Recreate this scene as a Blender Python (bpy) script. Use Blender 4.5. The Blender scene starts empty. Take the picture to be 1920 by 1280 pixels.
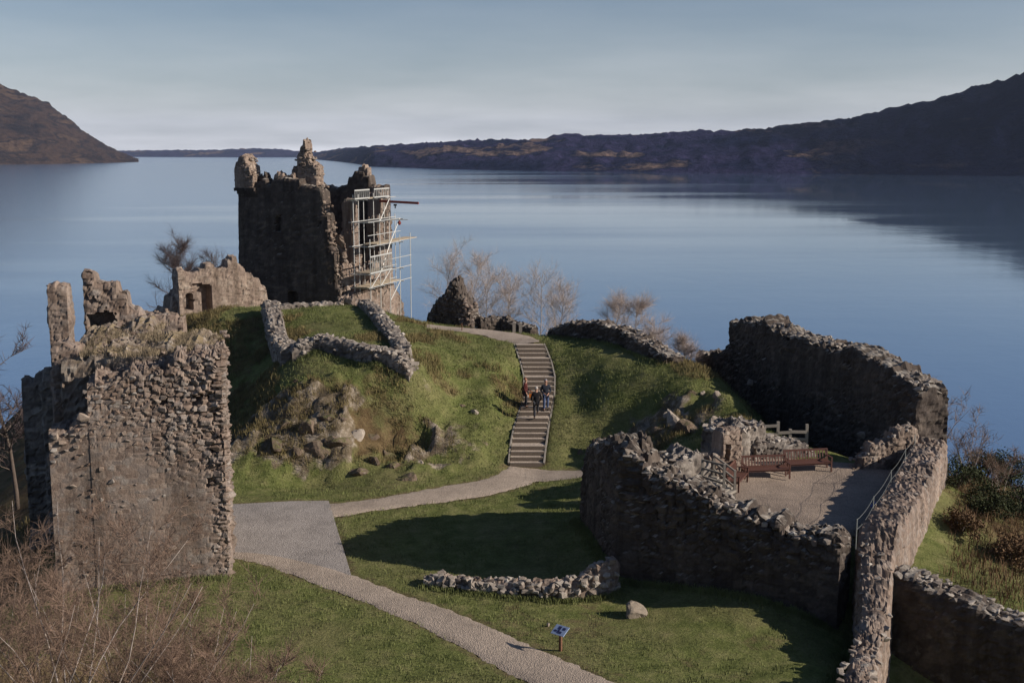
import bpy, bmesh, math, random
import numpy as np
from mathutils import Vector, Matrix

random.seed(7)
RNG = np.random.default_rng(7)
R = math.radians
scene = bpy.context.scene
COL = scene.collection

# ------------------------------------------------------------------ camera, sky, sun, exposure
F = 2200.0                    # focal length in photograph pixels (1920 wide)
PITCH = math.atan(356.0 / F)  # the horizon sits 356 px above the picture centre
HC = 16.0                     # eye height above the courtyard lawn (z = 0)
ZW = -18.0                    # loch level
cam_data = bpy.data.cameras.new('camera')
cam_data.sensor_width = 36.0
cam_data.lens = 36.0 * F / 1920.0
cam_data.clip_start = 0.3
cam_data.clip_end = 60000.0
cam = bpy.data.objects.new('camera', cam_data)
cam.location = (0, 0, HC)
cam.rotation_euler = (math.pi / 2 - PITCH, 0, 0)
COL.objects.link(cam)
scene.camera = cam

SUN_EL = R(24.5)
SUN_AZ = math.atan2(0.975, -0.22)     # from +Y towards +X
SUN_DIR = Vector((math.sin(SUN_AZ) * math.cos(SUN_EL), math.cos(SUN_AZ) * math.cos(SUN_EL), math.sin(SUN_EL)))
world = bpy.data.worlds.new('World')
scene.world = world
world.use_nodes = True
wn, wl = world.node_tree.nodes, world.node_tree.links
wn.clear()
w_out = wn.new('ShaderNodeOutputWorld')
w_bg = wn.new('ShaderNodeBackground')
w_bg.inputs['Strength'].default_value = 0.056
w_sky = wn.new('ShaderNodeTexSky')
w_sky.sky_type = 'NISHITA'
w_sky.sun_disc = False
w_sky.sun_elevation = SUN_EL
w_sky.sun_rotation = SUN_AZ
w_sky.altitude = 50
w_sky.air_density = 1.0
w_sky.dust_density = 0.6
w_sky.ozone_density = 1.6
# a thin broken veil of high cloud over the whole sky
w_tc = wn.new('ShaderNodeTexCoord')
w_sep = wn.new('ShaderNodeSeparateXYZ')
wl.new(w_tc.outputs['Generated'], w_sep.inputs[0])
w_add = wn.new('ShaderNodeMath'); w_add.operation = 'ADD'; w_add.inputs[1].default_value = 0.10
w_abs = wn.new('ShaderNodeMath'); w_abs.operation = 'ABSOLUTE'
wl.new(w_sep.outputs['Z'], w_abs.inputs[0]); wl.new(w_abs.outputs[0], w_add.inputs[0])
w_dx = wn.new('ShaderNodeMath'); w_dx.operation = 'DIVIDE'
w_dy = wn.new('ShaderNodeMath'); w_dy.operation = 'DIVIDE'
wl.new(w_sep.outputs['X'], w_dx.inputs[0]); wl.new(w_add.outputs[0], w_dx.inputs[1])
wl.new(w_sep.outputs['Y'], w_dy.inputs[0]); wl.new(w_add.outputs[0], w_dy.inputs[1])
w_cmb = wn.new('ShaderNodeCombineXYZ')
wl.new(w_dx.outputs[0], w_cmb.inputs[0]); wl.new(w_dy.outputs[0], w_cmb.inputs[1])
w_noi = wn.new('ShaderNodeTexNoise')
w_noi.inputs['Scale'].default_value = 0.5; w_noi.inputs['Detail'].default_value = 5.0; w_noi.inputs['Roughness'].default_value = 0.55
wl.new(w_cmb.outputs[0], w_noi.inputs['Vector'])
w_ramp = wn.new('ShaderNodeValToRGB')
w_ramp.color_ramp.elements[0].position = 0.25; w_ramp.color_ramp.elements[0].color = (0.36, 0.36, 0.36, 1)
w_ramp.color_ramp.elements[1].position = 0.75; w_ramp.color_ramp.elements[1].color = (1, 1, 1, 1)
wl.new(w_noi.outputs['Fac'], w_ramp.inputs[0])
# the veil looks denser where the line of sight runs longer through it
w_thick = wn.new('ShaderNodeMath'); w_thick.operation = 'DIVIDE'; w_thick.inputs[0].default_value = 0.115
wl.new(w_add.outputs[0], w_thick.inputs[1])
w_pow = wn.new('ShaderNodeMath'); w_pow.operation = 'POWER'; w_pow.inputs[1].default_value = 2.6
wl.new(w_thick.outputs[0], w_pow.inputs[0])
w_fac = wn.new('ShaderNodeMath'); w_fac.operation = 'MULTIPLY'; w_fac.use_clamp = True
wl.new(w_ramp.outputs[0], w_fac.inputs[0]); wl.new(w_pow.outputs[0], w_fac.inputs[1])
w_mix = wn.new('ShaderNodeMix'); w_mix.data_type = 'RGBA'
w_mix.inputs[7].default_value = (15.0, 14.9, 15.0, 1)
w_tint = wn.new('ShaderNodeMix'); w_tint.data_type = 'RGBA'; w_tint.blend_type = 'MULTIPLY'; w_tint.inputs[0].default_value = 1.0
w_tint.inputs[7].default_value = (0.78, 0.90, 1.08, 1)
wl.new(w_sky.outputs[0], w_tint.inputs[6])
wl.new(w_fac.outputs[0], w_mix.inputs[0]); wl.new(w_tint.outputs[2], w_mix.inputs[6])
wl.new(w_mix.outputs[2], w_bg.inputs['Color'])
wl.new(w_bg.outputs[0], w_out.inputs['Surface'])

sun_data = bpy.data.lights.new('sun', 'SUN')
sun_data.energy = 5.0
sun_data.angle = R(0.5)
sun_data.color = (1.0, 0.90, 0.78)
sun = bpy.data.objects.new('sun', sun_data)
sun.rotation_euler = (-SUN_DIR).to_track_quat('-Z', 'Y').to_euler()
sun.location = (60, -20, 60)
COL.objects.link(sun)

scene.view_settings.view_transform = 'Standard'
scene.view_settings.look = 'None'
scene.view_settings.exposure = 0.20
scene.view_settings.gamma = 1.0
scene.view_settings.use_curve_mapping = False
scene.cycles.max_bounces = 6
scene.cycles.diffuse_bounces = 2
scene.cycles.glossy_bounces = 3
scene.cycles.transmission_bounces = 2
scene.cycles.volume_bounces = 0
scene.cycles.caustics_reflective = False
scene.cycles.caustics_refractive = False

# ------------------------------------------------------------------ places read off the view
_ct, _st = math.cos(math.pi / 2 - PITCH), math.sin(math.pi / 2 - PITCH)
def ray(px, py):
    cx, cy, cz = (px - 960.0) / F, (640.0 - py) / F, -1.0
    return np.array([cx, cy * _ct - cz * _st, cy * _st + cz * _ct])
def at(px, py, Y):
    d = ray(px, py)
    return np.array([0, 0, HC]) + d * (Y / d[1])
def atz(px, py, z):
    d = ray(px, py)
    return np.array([0, 0, HC]) + d * ((z - HC) / d[2])
def zat(py, Y):
    return at(960, py, Y)[2]

# ------------------------------------------------------------------ numeric noise
def _h(ix, iy, iz, seed):
    n = (ix.astype(np.int64) * 374761393 + iy.astype(np.int64) * 668265263 + iz.astype(np.int64) * 1274126177 + seed * 69069 + 12345) & 0xFFFFFFFF
    n = ((n ^ (n >> 13)) * 1274126177) & 0xFFFFFFFF
    n = ((n ^ (n >> 16)) * 2246822519) & 0xFFFFFFFF
    n = n ^ (n >> 15)
    return (n & 0xFFFFFF) / float(0xFFFFFF)
def vnoise(x, y, z, seed=0):
    x, y, z = np.broadcast_arrays(np.asarray(x, float), np.asarray(y, float), np.asarray(z, float))
    ix, iy, iz = np.floor(x), np.floor(y), np.floor(z)
    fx, fy, fz = x - ix, y - iy, z - iz
    fx, fy, fz = [t * t * (3 - 2 * t) for t in (fx, fy, fz)]
    r = 0
    for a in (0, 1):
        for b in (0, 1):
            for c in (0, 1):
                w = (fx if a else 1 - fx) * (fy if b else 1 - fy) * (fz if c else 1 - fz)
                r = r + w * _h(ix + a, iy + b, iz + c, seed)
    return r * 2 - 1
def fbm(x, y, z=0.0, octv=4, seed=0, gain=0.5):
    s, a = 0, 1.0
    x, y, z = np.asarray(x, float), np.asarray(y, float), np.asarray(z, float)
    for o in range(octv):
        s = s + a * vnoise(x, y, z + 17.3 * o, seed + o)
        x, y, z, a = x * 2.03, y * 2.03, z * 2.03, a * gain
    return s
def cells(u, v, seed):
    """worley cells: returns (F2-F1, random number of the cell)"""
    iu, iv = np.floor(u), np.floor(v)
    f1 = np.full(u.shape, 9.0); f2 = np.full(u.shape, 9.0); idr = np.zeros(u.shape); du = np.zeros(u.shape); dv = np.zeros(u.shape)
    zz = np.zeros(u.shape)
    for a in (-1, 0, 1):
        for b in (-1, 0, 1):
            cu, cv = iu + a, iv + b
            stag = 0.5 * (np.mod(cv, 2))
            px = cu + 0.5 + 0.85 * (_h(cu, cv, zz, seed) - 0.5) + 0 * stag
            py = cv + 0.5 + 0.7 * (_h(cu, cv, zz + 1, seed) - 0.5)
            d = np.sqrt((u - px) ** 2 + (v - py) ** 2)
            rid = _h(cu, cv, zz + 2, seed)
            closer = d < f1
            f2 = np.where(closer, f1, np.minimum(f2, d))
            idr = np.where(closer, rid, idr); du = np.where(closer, u - px, du); dv = np.where(closer, v - py, dv)
            f1 = np.where(closer, d, f1)
    ta = np.mod(idr * 37.7, 1) - .5; tb = np.mod(idr * 91.3, 1) - .5
    return f2 - f1, idr, du * ta * 2 + dv * tb * 2

# ------------------------------------------------------------------ materials
def new_mat(name):
    m = bpy.data.materials.new(name)
    m.use_nodes = True
    n, l = m.node_tree.nodes, m.node_tree.links
    b = n['Principled BSDF']
    b.inputs['Specular IOR Level'].default_value = 0.2
    b.inputs['Roughness'].default_value = 0.9
    return m, n, l, b
def nnoise(n, l, scale, detail=5, rough=0.55, vec=None, dist=0.0):
    t = n.new('ShaderNodeTexNoise')
    t.inputs['Scale'].default_value = scale; t.inputs['Detail'].default_value = detail
    t.inputs['Roughness'].default_value = rough; t.inputs['Distortion'].default_value = dist
    if vec is None:
        tc = n.new('ShaderNodeNewGeometry'); vec = tc.outputs['Position']
    l.new(vec, t.inputs['Vector'])
    return t.outputs['Fac']
def nramp(n, l, fac, stops):
    r = n.new('ShaderNodeValToRGB')
    e = r.color_ramp.elements
    while len(e) < len(stops): e.new(0.5)
    for i, (p, c) in enumerate(stops):
        e[i].position = p; e[i].color = (*c, 1) if len(c) == 3 else c
    l.new(fac, r.inputs[0])
    return r.outputs[0]
def nmix(n, l, fac, a, b, mode='MIX'):
    m = n.new('ShaderNodeMix'); m.data_type = 'RGBA'; m.blend_type = mode
    for s, i in ((fac, 0), (a, 6), (b, 7)):
        if hasattr(s, 'is_linked') or hasattr(s, 'links'): l.new(s, m.inputs[i])
        elif i == 0: m.inputs[0].default_value = s
        else: m.inputs[i].default_value = (*s, 1)
    return m.outputs[2]
def nbump(n, l, b, h, strength, dist):
    u = n.new('ShaderNodeBump'); u.inputs['Strength'].default_value = strength; u.inputs['Distance'].default_value = dist
    l.new(h, u.inputs['Height']); l.new(u.outputs[0], b.inputs['Normal'])
def nattr(n, name):
    a = n.new('ShaderNodeAttribute'); a.attribute_name = name
    return a.outputs['Fac']
def nmath(n, l, op, a, b=None, clamp=False):
    m = n.new('ShaderNodeMath'); m.operation = op; m.use_clamp = clamp
    for s, i in ((a, 0), (b, 1)):
        if s is None: continue
        if isinstance(s, (int, float)): m.inputs[i].default_value = s
        else: l.new(s, m.inputs[i])
    return m.outputs[0]
MAT = {}
def masonry(name, stops, joint, lichen, lichen_amt=0.45, top=None):
    m, n, l, b = new_mat(name)
    c = nramp(n, l, nattr(n, 'tint'), stops)
    big = nnoise(n, l, 0.5, 3)
    c = nmix(n, l, nramp(n, l, big, [(0.35, (0, 0, 0)), (0.75, (0.7, 0.7, 0.7))]), c, stops[0][1])
    fine = nnoise(n, l, 7.0, 6, 0.65)
    c = nmix(n, l, 0.55, c, nramp(n, l, fine, [(0.3, (0.35, 0.33, 0.32)), (0.7, (1.15, 1.12, 1.08))]), 'MULTIPLY')
    lic = nnoise(n, l, 2.6, 6, 0.7)
    c = nmix(n, l, nramp(n, l, lic, [(0.58, (0, 0, 0)), (0.70, (lichen_amt,) * 3)]), c, lichen)
    c = nmix(n, l, nmath(n, l, 'MULTIPLY', nattr(n, 'joint'), 0.6), c, joint)
    gs = n.new('ShaderNodeNewGeometry'); ms = n.new('ShaderNodeMapping'); ms.inputs['Scale'].default_value = (1.3, 1.3, 0.16); l.new(gs.outputs['Position'], ms.inputs[0])
    c = nmix(n, l, 1.0, c, nramp(n, l, nnoise(n, l, 1.0, 5, 0.65, ms.outputs[0]), [(0.36, (0.62, 0.60, 0.58)), (0.55, (1, 1, 1)), (0.72, (1.14, 1.12, 1.10))]), 'MULTIPLY')
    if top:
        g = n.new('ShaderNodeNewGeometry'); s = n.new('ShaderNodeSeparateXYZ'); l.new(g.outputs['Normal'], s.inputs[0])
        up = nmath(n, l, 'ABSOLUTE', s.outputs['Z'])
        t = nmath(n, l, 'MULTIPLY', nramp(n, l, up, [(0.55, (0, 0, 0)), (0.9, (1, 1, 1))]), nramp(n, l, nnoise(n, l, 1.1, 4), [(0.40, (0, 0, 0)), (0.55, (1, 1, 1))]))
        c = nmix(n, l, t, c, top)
    l.new(c, b.inputs['Base Color'])
    nbump(n, l, b, nnoise(n, l, 14.0, 8, 0.7), 0.55, 0.05)
    MAT[name] = m
masonry('brown_rubble', [(0.0, (0.20, 0.15, 0.125)), (0.3, (0.30, 0.225, 0.18)), (0.55, (0.37, 0.295, 0.245)), (0.8, (0.24, 0.20, 0.18)), (1.0, (0.42, 0.37, 0.33))], (0.25, 0.20, 0.165), (0.46, 0.44, 0.40), 0.5)
masonry('grey_rubble', [(0.0, (0.15, 0.13, 0.12)), (0.35, (0.27, 0.235, 0.205)), (0.7, (0.36, 0.32, 0.28)), (1.0, (0.48, 0.44, 0.40))], (0.13, 0.11, 0.10), (0.50, 0.48, 0.43), 0.5)
masonry('pink_rubble', [(0.0, (0.22, 0.165, 0.135)), (0.4, (0.31, 0.24, 0.195)), (0.7, (0.37, 0.29, 0.235)), (1.0, (0.43, 0.36, 0.30))], (0.19, 0.15, 0.12), (0.42, 0.38, 0.33), 0.45)
masonry('shaded_rubble', [(0.0, (0.070, 0.056, 0.048)), (0.4, (0.100, 0.080, 0.068)), (0.7, (0.125, 0.10, 0.084)), (1.0, (0.17, 0.14, 0.115))], (0.075, 0.06, 0.053), (0.34, 0.31, 0.27), 0.3, top=(0.33, 0.295, 0.255))  # stone darkened to carry the shade on these walls, upward faces left pale
masonry('grassy_rubble', [(0.0, (0.20, 0.155, 0.12)), (0.5, (0.30, 0.25, 0.21)), (1.0, (0.42, 0.38, 0.33))], (0.14, 0.11, 0.09), (0.45, 0.43, 0.38), 0.4, top=(0.25, 0.19, 0.105))

def loose(name, stops, moss=False):
    m, n, l, b = new_mat(name)
    o = n.new('ShaderNodeObjectInfo')
    c = nramp(n, l, o.outputs['Random'], stops)
    fine = nnoise(n, l, 9.0, 6, 0.65)
    c = nmix(n, l, 0.6, c, nramp(n, l, fine, [(0.3, (0.45, 0.43, 0.42)), (0.7, (1.15, 1.13, 1.1))]), 'MULTIPLY')
    c = nmix(n, l, nramp(n, l, nnoise(n, l, 4.0, 5, 0.7), [(0.58, (0, 0, 0)), (0.72, (0.5, 0.5, 0.5))]), c, (0.50, 0.48, 0.43))
    if moss:
        g = n.new('ShaderNodeNewGeometry'); s_ = n.new('ShaderNodeSeparateXYZ'); l.new(g.outputs['Normal'], s_.inputs[0])
        t = nmath(n, l, 'MULTIPLY', nramp(n, l, s_.outputs['Z'], [(0.35, (0, 0, 0)), (0.75, (1, 1, 1))]), nramp(n, l, nnoise(n, l, 2.3, 5), [(0.40, (0, 0, 0)), (0.56, (1, 1, 1))]))
        c = nmix(n, l, t, c, (0.135, 0.125, 0.055))
    l.new(c, b.inputs['Base Color'])
    nbump(n, l, b, nnoise(n, l, 20.0 if not moss else 6.0, 8, 0.7), 0.5 if not moss else 0.9, 0.03 if not moss else 0.12)
    MAT[name] = m
loose('stone', [(0.0, (0.20, 0.16, 0.135)), (0.3, (0.32, 0.275, 0.235)), (0.6, (0.40, 0.36, 0.32)), (0.85, (0.27, 0.225, 0.19)), (1.0, (0.50, 0.47, 0.43))])
loose('brown_stone', [(0.0, (0.16, 0.115, 0.09)), (0.3, (0.26, 0.19, 0.15)), (0.6, (0.34, 0.275, 0.225)), (0.85, (0.22, 0.185, 0.165)), (1.0, (0.44, 0.40, 0.36))])
loose('pale_rock', [(0.0, (0.31, 0.26, 0.215)), (1.0, (0.42, 0.365, 0.31))])
loose('buff_rock', [(0.0, (0.24, 0.20, 0.16)), (1.0, (0.28, 0.235, 0.19))])
loose('brown_rock', [(0.0, (0.13, 0.095, 0.07)), (1.0, (0.25, 0.19, 0.145))], True)

def plain(name, col, rough=0.8, var=0.25, scale=12.0, metal=0.0, bump=0.2, spec=0.25):
    m, n, l, b = new_mat(name)
    t = nnoise(n, l, scale, 5, 0.6)
    lo, hi = tuple(c * (1 - var) for c in col), tuple(min(1, c * (1 + var)) for c in col)
    l.new(nramp(n, l, t, [(0.3, lo), (0.7, hi)]), b.inputs['Base Color'])
    b.inputs['Roughness'].default_value = rough; b.inputs['Metallic'].default_value = metal
    b.inputs['Specular IOR Level'].default_value = spec
    if bump: nbump(n, l, b, t, bump, 0.01)
    MAT[name] = m
    return m
def gravel(name, col, patch):
    m, n, l, b = new_mat(name)
    c = nramp(n, l, nnoise(n, l, 0.8, 4, 0.6), [(0.3, tuple(x * 0.78 for x in col)), (0.5, col), (0.75, tuple(min(1, x * 1.14) for x in col))])
    g = n.new('ShaderNodeNewGeometry')
    v = n.new('ShaderNodeTexVoronoi'); v.inputs['Scale'].default_value = 22.0; l.new(g.outputs['Position'], v.inputs['Vector'])
    bw_ = n.new('ShaderNodeRGBToBW'); l.new(v.outputs['Color'], bw_.inputs[0])
    c = nmix(n, l, 0.5, c, nramp(n, l, bw_.outputs[0], [(0.15, (0.55, 0.54, 0.53)), (0.5, (1.0, 0.98, 0.96)), (0.85, (1.35, 1.33, 1.3))]), 'MULTIPLY')
    c = nmix(n, l, nramp(n, l, nnoise(n, l, 2.1, 5, 0.7), [(0.55, (0, 0, 0)), (0.72, (0.6, 0.6, 0.6))]), c, patch)
    l.new(c, b.inputs['Base Color'])
    nbump(n, l, b, nmath(n, l, 'ADD', v.outputs['Distance'], nnoise(n, l, 5.0, 5, 0.6)), 0.55, 0.04)
    MAT[name] = m
gravel('gravel_tan', (0.36, 0.295, 0.24), (0.22, 0.185, 0.15))
gravel('gravel_pale', (0.46, 0.385, 0.315), (0.34, 0.285, 0.235))
gravel('gravel_grey', (0.30, 0.27, 0.25), (0.24, 0.215, 0.195))
gravel('gravel_brown', (0.29, 0.23, 0.185), (0.19, 0.15, 0.12))
plain('timber_edge', (0.15, 0.12, 0.095), 0.85, 0.3, 18.0)
plain('weathered_timber', (0.27, 0.24, 0.205), 0.85, 0.25, 25.0)
plain('dark_timber', (0.15, 0.075, 0.045), 0.7, 0.3, 25.0)
plain('bench_timber', (0.105, 0.046, 0.034), 0.55, 0.3, 22.0, spec=0.4)
plain('bench_iron', (0.05, 0.03, 0.025), 0.6, 0.3, 30.0)
plain('galvanised_steel', (0.50, 0.49, 0.46), 0.5, 0.15, 30.0, metal=0.3, spec=0.5)
plain('scaffold_board', (0.44, 0.36, 0.26), 0.8, 0.25, 14.0)
plain('red_steel', (0.22, 0.035, 0.022), 0.5, 0.2, 20.0, spec=0.4)
plain('panel_blue', (0.27, 0.34, 0.50), 0.35, 0.12, 6.0, spec=0.5, bump=0)
plain('panel_print', (0.035, 0.04, 0.10), 0.4, 0.2, 8.0, bump=0)
plain('panel_bright_blue', (0.05, 0.10, 0.42), 0.35, 0.1, 6.0, spec=0.5, bump=0)
plain('cable_grey', (0.20, 0.21, 0.20), 0.6, 0.1, 9.0)
plain('birch_bark', (0.34, 0.29, 0.26), 0.8, 0.4, 9.0)
plain('grey_bark', (0.11, 0.085, 0.07), 0.9, 0.3, 9.0)
plain('pale_bark', (0.34, 0.285, 0.25), 0.85, 0.3, 9.0)
plain('twig_pink', (0.44, 0.36, 0.32), 0.9, 0.25, 3.0, bump=0)
plain('twig_dark', (0.075, 0.055, 0.055), 0.9, 0.25, 3.0, bump=0)
plain('twig_brown', (0.20, 0.135, 0.10), 0.9, 0.3, 3.0, bump=0)
plain('straw', (0.30, 0.225, 0.125), 0.9, 0.35, 1.6, bump=0)
plain('dull_straw', (0.24, 0.19, 0.125), 0.9, 0.4, 1.4, bump=0)
plain('bracken', (0.14, 0.085, 0.045), 0.9, 0.4, 1.2, bump=0)
plain('grass_blade', (0.140, 0.155, 0.056), 0.9, 0.45, 0.9, bump=0)
plain('rough_blade', (0.17, 0.135, 0.06), 0.9, 0.5, 1.1, bump=0)
plain('gorse_leaf', (0.038, 0.046, 0.016), 0.85, 0.5, 1.5, bump=0)
plain('skin', (0.42, 0.24, 0.17), 0.6, 0.1, 20.0, bump=0)
plain('black_cloth', (0.014, 0.013, 0.014), 0.9, 0.3, 30.0)
plain('navy_cloth', (0.022, 0.026, 0.038), 0.9, 0.3, 30.0)
plain('maroon_cloth', (0.085, 0.022, 0.020), 0.9, 0.3, 30.0)
plain('denim', (0.07, 0.10, 0.19), 0.9, 0.3, 30.0)
plain('charcoal_cloth', (0.035, 0.035, 0.042), 0.9, 0.3, 30.0)
plain('shoe_leather', (0.02, 0.016, 0.014), 0.5, 0.2, 30.0)
plain('hair_grey', (0.42, 0.38, 0.35), 0.8, 0.3, 40.0)
plain('hair_red', (0.20, 0.07, 0.04), 0.7, 0.3, 40.0)
plain('cap_grey', (0.27, 0.27, 0.30), 0.8, 0.2, 40.0)
plain('orange_bag', (0.55, 0.16, 0.02), 0.7, 0.1, 20.0)
plain('eye_dark', (0.02, 0.015, 0.012), 0.3, 0.1, 40.0, bump=0)

def ground_material():
    m, n, l, b = new_mat('ground')
    big = nnoise(n, l, 0.22, 4); mid = nnoise(n, l, 1.3, 5, 0.6); fine = nnoise(n, l, 9.0, 6, 0.7)
    g = nramp(n, l, mid, [(0.26, (0.078, 0.096, 0.030)), (0.48, (0.145, 0.160, 0.056)), (0.72, (0.230, 0.218, 0.098))])
    g = nmix(n, l, nramp(n, l, big, [(0.45, (0, 0, 0)), (0.7, (0.55, 0.55, 0.55))]), g, (0.21, 0.175, 0.095))
    d = nramp(n, l, mid, [(0.25, (0.060, 0.038, 0.022)), (0.5, (0.125, 0.088, 0.048)), (0.8, (0.21, 0.155, 0.085))])
    dm = nmath(n, l, 'ADD', nattr(n, 'dry'), nmath(n, l, 'MULTIPLY', nmath(n, l, 'SUBTRACT', nnoise(n, l, 0.9, 5, 0.65), 0.5), 1.3))
    c = nmix(n, l, nramp(n, l, dm, [(0.35, (0, 0, 0)), (0.65, (1, 1, 1))]), g, d)
    em = nmath(n, l, 'ADD', nattr(n, 'worn'), nmath(n, l, 'MULTIPLY', nmath(n, l, 'SUBTRACT', nnoise(n, l, 2.2, 5, 0.65), 0.5), 1.0))
    c = nmix(n, l, nramp(n, l, em, [(0.45, (0, 0, 0)), (0.75, (0.8, 0.8, 0.8))]), c, (0.15, 0.105, 0.068))
    rk = nramp(n, l, nnoise(n, l, 1.3, 6, 0.7), [(0.3, (0.085, 0.062, 0.042)), (0.48, (0.19, 0.15, 0.105)), (0.62, (0.38, 0.32, 0.27))])
    rm = nmath(n, l, 'ADD', nattr(n, 'rock'), nmath(n, l, 'MULTIPLY', nmath(n, l, 'SUBTRACT', nnoise(n, l, 3.0, 5, 0.7), 0.5), 0.9))
    c = nmix(n, l, nramp(n, l, rm, [(0.42, (0, 0, 0)), (0.78, (1, 1, 1))]), c, rk)
    c = nmix(n, l, 0.7, c, nramp(n, l, fine, [(0.3, (0.5, 0.5, 0.45)), (0.7, (1.25, 1.25, 1.2))]), 'MULTIPLY')
    l.new(c, b.inputs['Base Color'])
    b.inputs['Specular IOR Level'].default_value = 0.05
    nbump(n, l, b, nmath(n, l, 'ADD', fine, mid), 0.9, 0.10)
    MAT['ground'] = m
ground_material()

def hill_material(name, dark, brown, tan, s, shade_x=None):
    m, n, l, b = new_mat(name)
    g0 = n.new('ShaderNodeNewGeometry'); mp = n.new('ShaderNodeMapping'); mp.inputs['Scale'].default_value = (1.0, 0.6, 4.5); l.new(g0.outputs['Position'], mp.inputs[0])
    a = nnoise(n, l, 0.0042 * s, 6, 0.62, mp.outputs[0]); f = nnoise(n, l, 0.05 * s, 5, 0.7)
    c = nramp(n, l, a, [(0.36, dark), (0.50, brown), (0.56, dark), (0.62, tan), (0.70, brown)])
    if shade_x:   # hill colour beyond here is darkened to stand for its shaded slope
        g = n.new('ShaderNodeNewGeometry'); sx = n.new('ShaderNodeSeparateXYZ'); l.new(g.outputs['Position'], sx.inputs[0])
        t = nmath(n, l, 'ADD', nmath(n, l, 'MULTIPLY', nmath(n, l, 'SUBTRACT', sx.outputs['X'], shade_x), 0.0025), nmath(n, l, 'MULTIPLY', nmath(n, l, 'SUBTRACT', nnoise(n, l, 0.008, 4), 0.5), 1.2))
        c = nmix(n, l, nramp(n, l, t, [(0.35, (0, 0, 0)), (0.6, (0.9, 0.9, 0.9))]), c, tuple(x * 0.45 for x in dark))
    c = nmix(n, l, 0.8, c, nramp(n, l, f, [(0.3, (0.45, 0.45, 0.5)), (0.7, (1.3, 1.25, 1.2))]), 'MULTIPLY')
    l.new(c, b.inputs['Base Color'])
    b.inputs['Specular IOR Level'].default_value = 0.0
    nbump(n, l, b, f, 1.0, 12.0)
    MAT[name] = m
hill_material('hazy_moor_hill', (0.009, 0.014, 0.040), (0.036, 0.032, 0.078), (0.19, 0.135, 0.105), 1.0, 260.0)  # bluish base colours carry part of the distance haze
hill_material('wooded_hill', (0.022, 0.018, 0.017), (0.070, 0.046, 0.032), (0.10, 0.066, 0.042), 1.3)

def water_material():
    m, n, l, b = new_mat('loch_water')
    b.inputs['Base Color'].default_value = (0.22, 0.35, 0.54, 1)
    b.inputs['Metallic'].default_value = 0.65
    b.inputs['IOR'].default_value = 1.333
    b.inputs['Specular IOR Level'].default_value = 1.0
    g = n.new('ShaderNodeNewGeometry')
    mp = n.new('ShaderNodeMapping'); mp.inputs['Scale'].default_value = (1.0, 0.5, 1.0); mp.inputs['Rotation'].default_value = (0, 0, 0.3)
    l.new(g.outputs['Position'], mp.inputs[0])
    small = nnoise(n, l, 0.8, 4, 0.65, mp.outputs[0]); wide = nnoise(n, l, 0.12, 3, 0.5, mp.outputs[0])
    # wind lanes, and the lee under the steep right hand shore
    mp2 = n.new('ShaderNodeMapping'); mp2.inputs['Scale'].default_value = (0.30, 2.4, 1.0); mp2.inputs['Rotation'].default_value = (0, 0, -0.22)
    l.new(g.outputs['Position'], mp2.inputs[0])
    lanes = nnoise(n, l, 0.0045, 5, 0.6, mp2.outputs[0])
    sep = n.new('ShaderNodeSeparateXYZ'); l.new(g.outputs['Position'], sep.inputs[0])
    wind = nmath(n, l, 'ADD', lanes, nmath(n, l, 'MULTIPLY', nmath(n, l, 'SUBTRACT', 150.0, sep.outputs['X']), 0.0009))
    amp = nramp(n, l, wind, [(0.36, (0.12, 0.12, 0.12)), (0.52, (0.6, 0.6, 0.6)), (0.75, (1, 1, 1))])
    hgt = nmath(n, l, 'MULTIPLY', nmath(n, l, 'ADD', small, nmath(n, l, 'MULTIPLY', wide, 2.2)), amp)
    nbump(n, l, b, hgt, 0.4, 0.06)
    l.new(nramp(n, l, wind, [(0.36, (0.02, 0.02, 0.02)), (0.52, (0.06, 0.06, 0.06)), (0.75, (0.15, 0.15, 0.15))]), b.inputs['Roughness'])
    MAT['loch_water'] = m
water_material()

# ------------------------------------------------------------------ object helpers
def tag(o, label=None, cat=None, group=None, kind=None):
    if label: o['label'] = label
    if cat: o['category'] = cat
    if group: o['group'] = group
    if kind: o['kind'] = kind
    return o
def thing(name, label, cat, loc=(0, 0, 0), group=None, rotz=0.0):
    # an Empty at the thing's base that parents its parts
    o = bpy.data.objects.new(name, None)
    o.empty_display_size = 0.3
    o.location = tuple(float(c) for c in loc); o.rotation_euler = (0, 0, rotz)
    COL.objects.link(o)
    return tag(o, label, cat, group, 'thing')
def mk(name, V, faces, mat, parent=None, attrs=None, smooth=False, local=False):
    """one mesh object; V in world space unless local (then relative to its parent)"""
    V = np.asarray(V, float)
    org = np.zeros(3)
    if parent is not None and not local:
        p = parent
        while p is not None:
            org = org + np.array(p.location); p = p.parent
    me = bpy.data.meshes.new(name)
    me.from_pydata((V - org).tolist(), [], faces if isinstance(faces, list) else faces.tolist())
    if attrs:
        for k, a in attrs.items():
            at_ = me.attributes.new(k, 'FLOAT', 'POINT'); at_.data.foreach_set('value', np.asarray(a, np.float32).ravel())
    if smooth: me.polygons.foreach_set('use_smooth', [True] * len(me.polygons))
    me.materials.append(MAT[mat] if isinstance(mat, str) else mat)
    o = bpy.data.objects.new(name, me)
    if parent is not None: o.parent = parent
    COL.objects.link(o)
    return o
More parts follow.
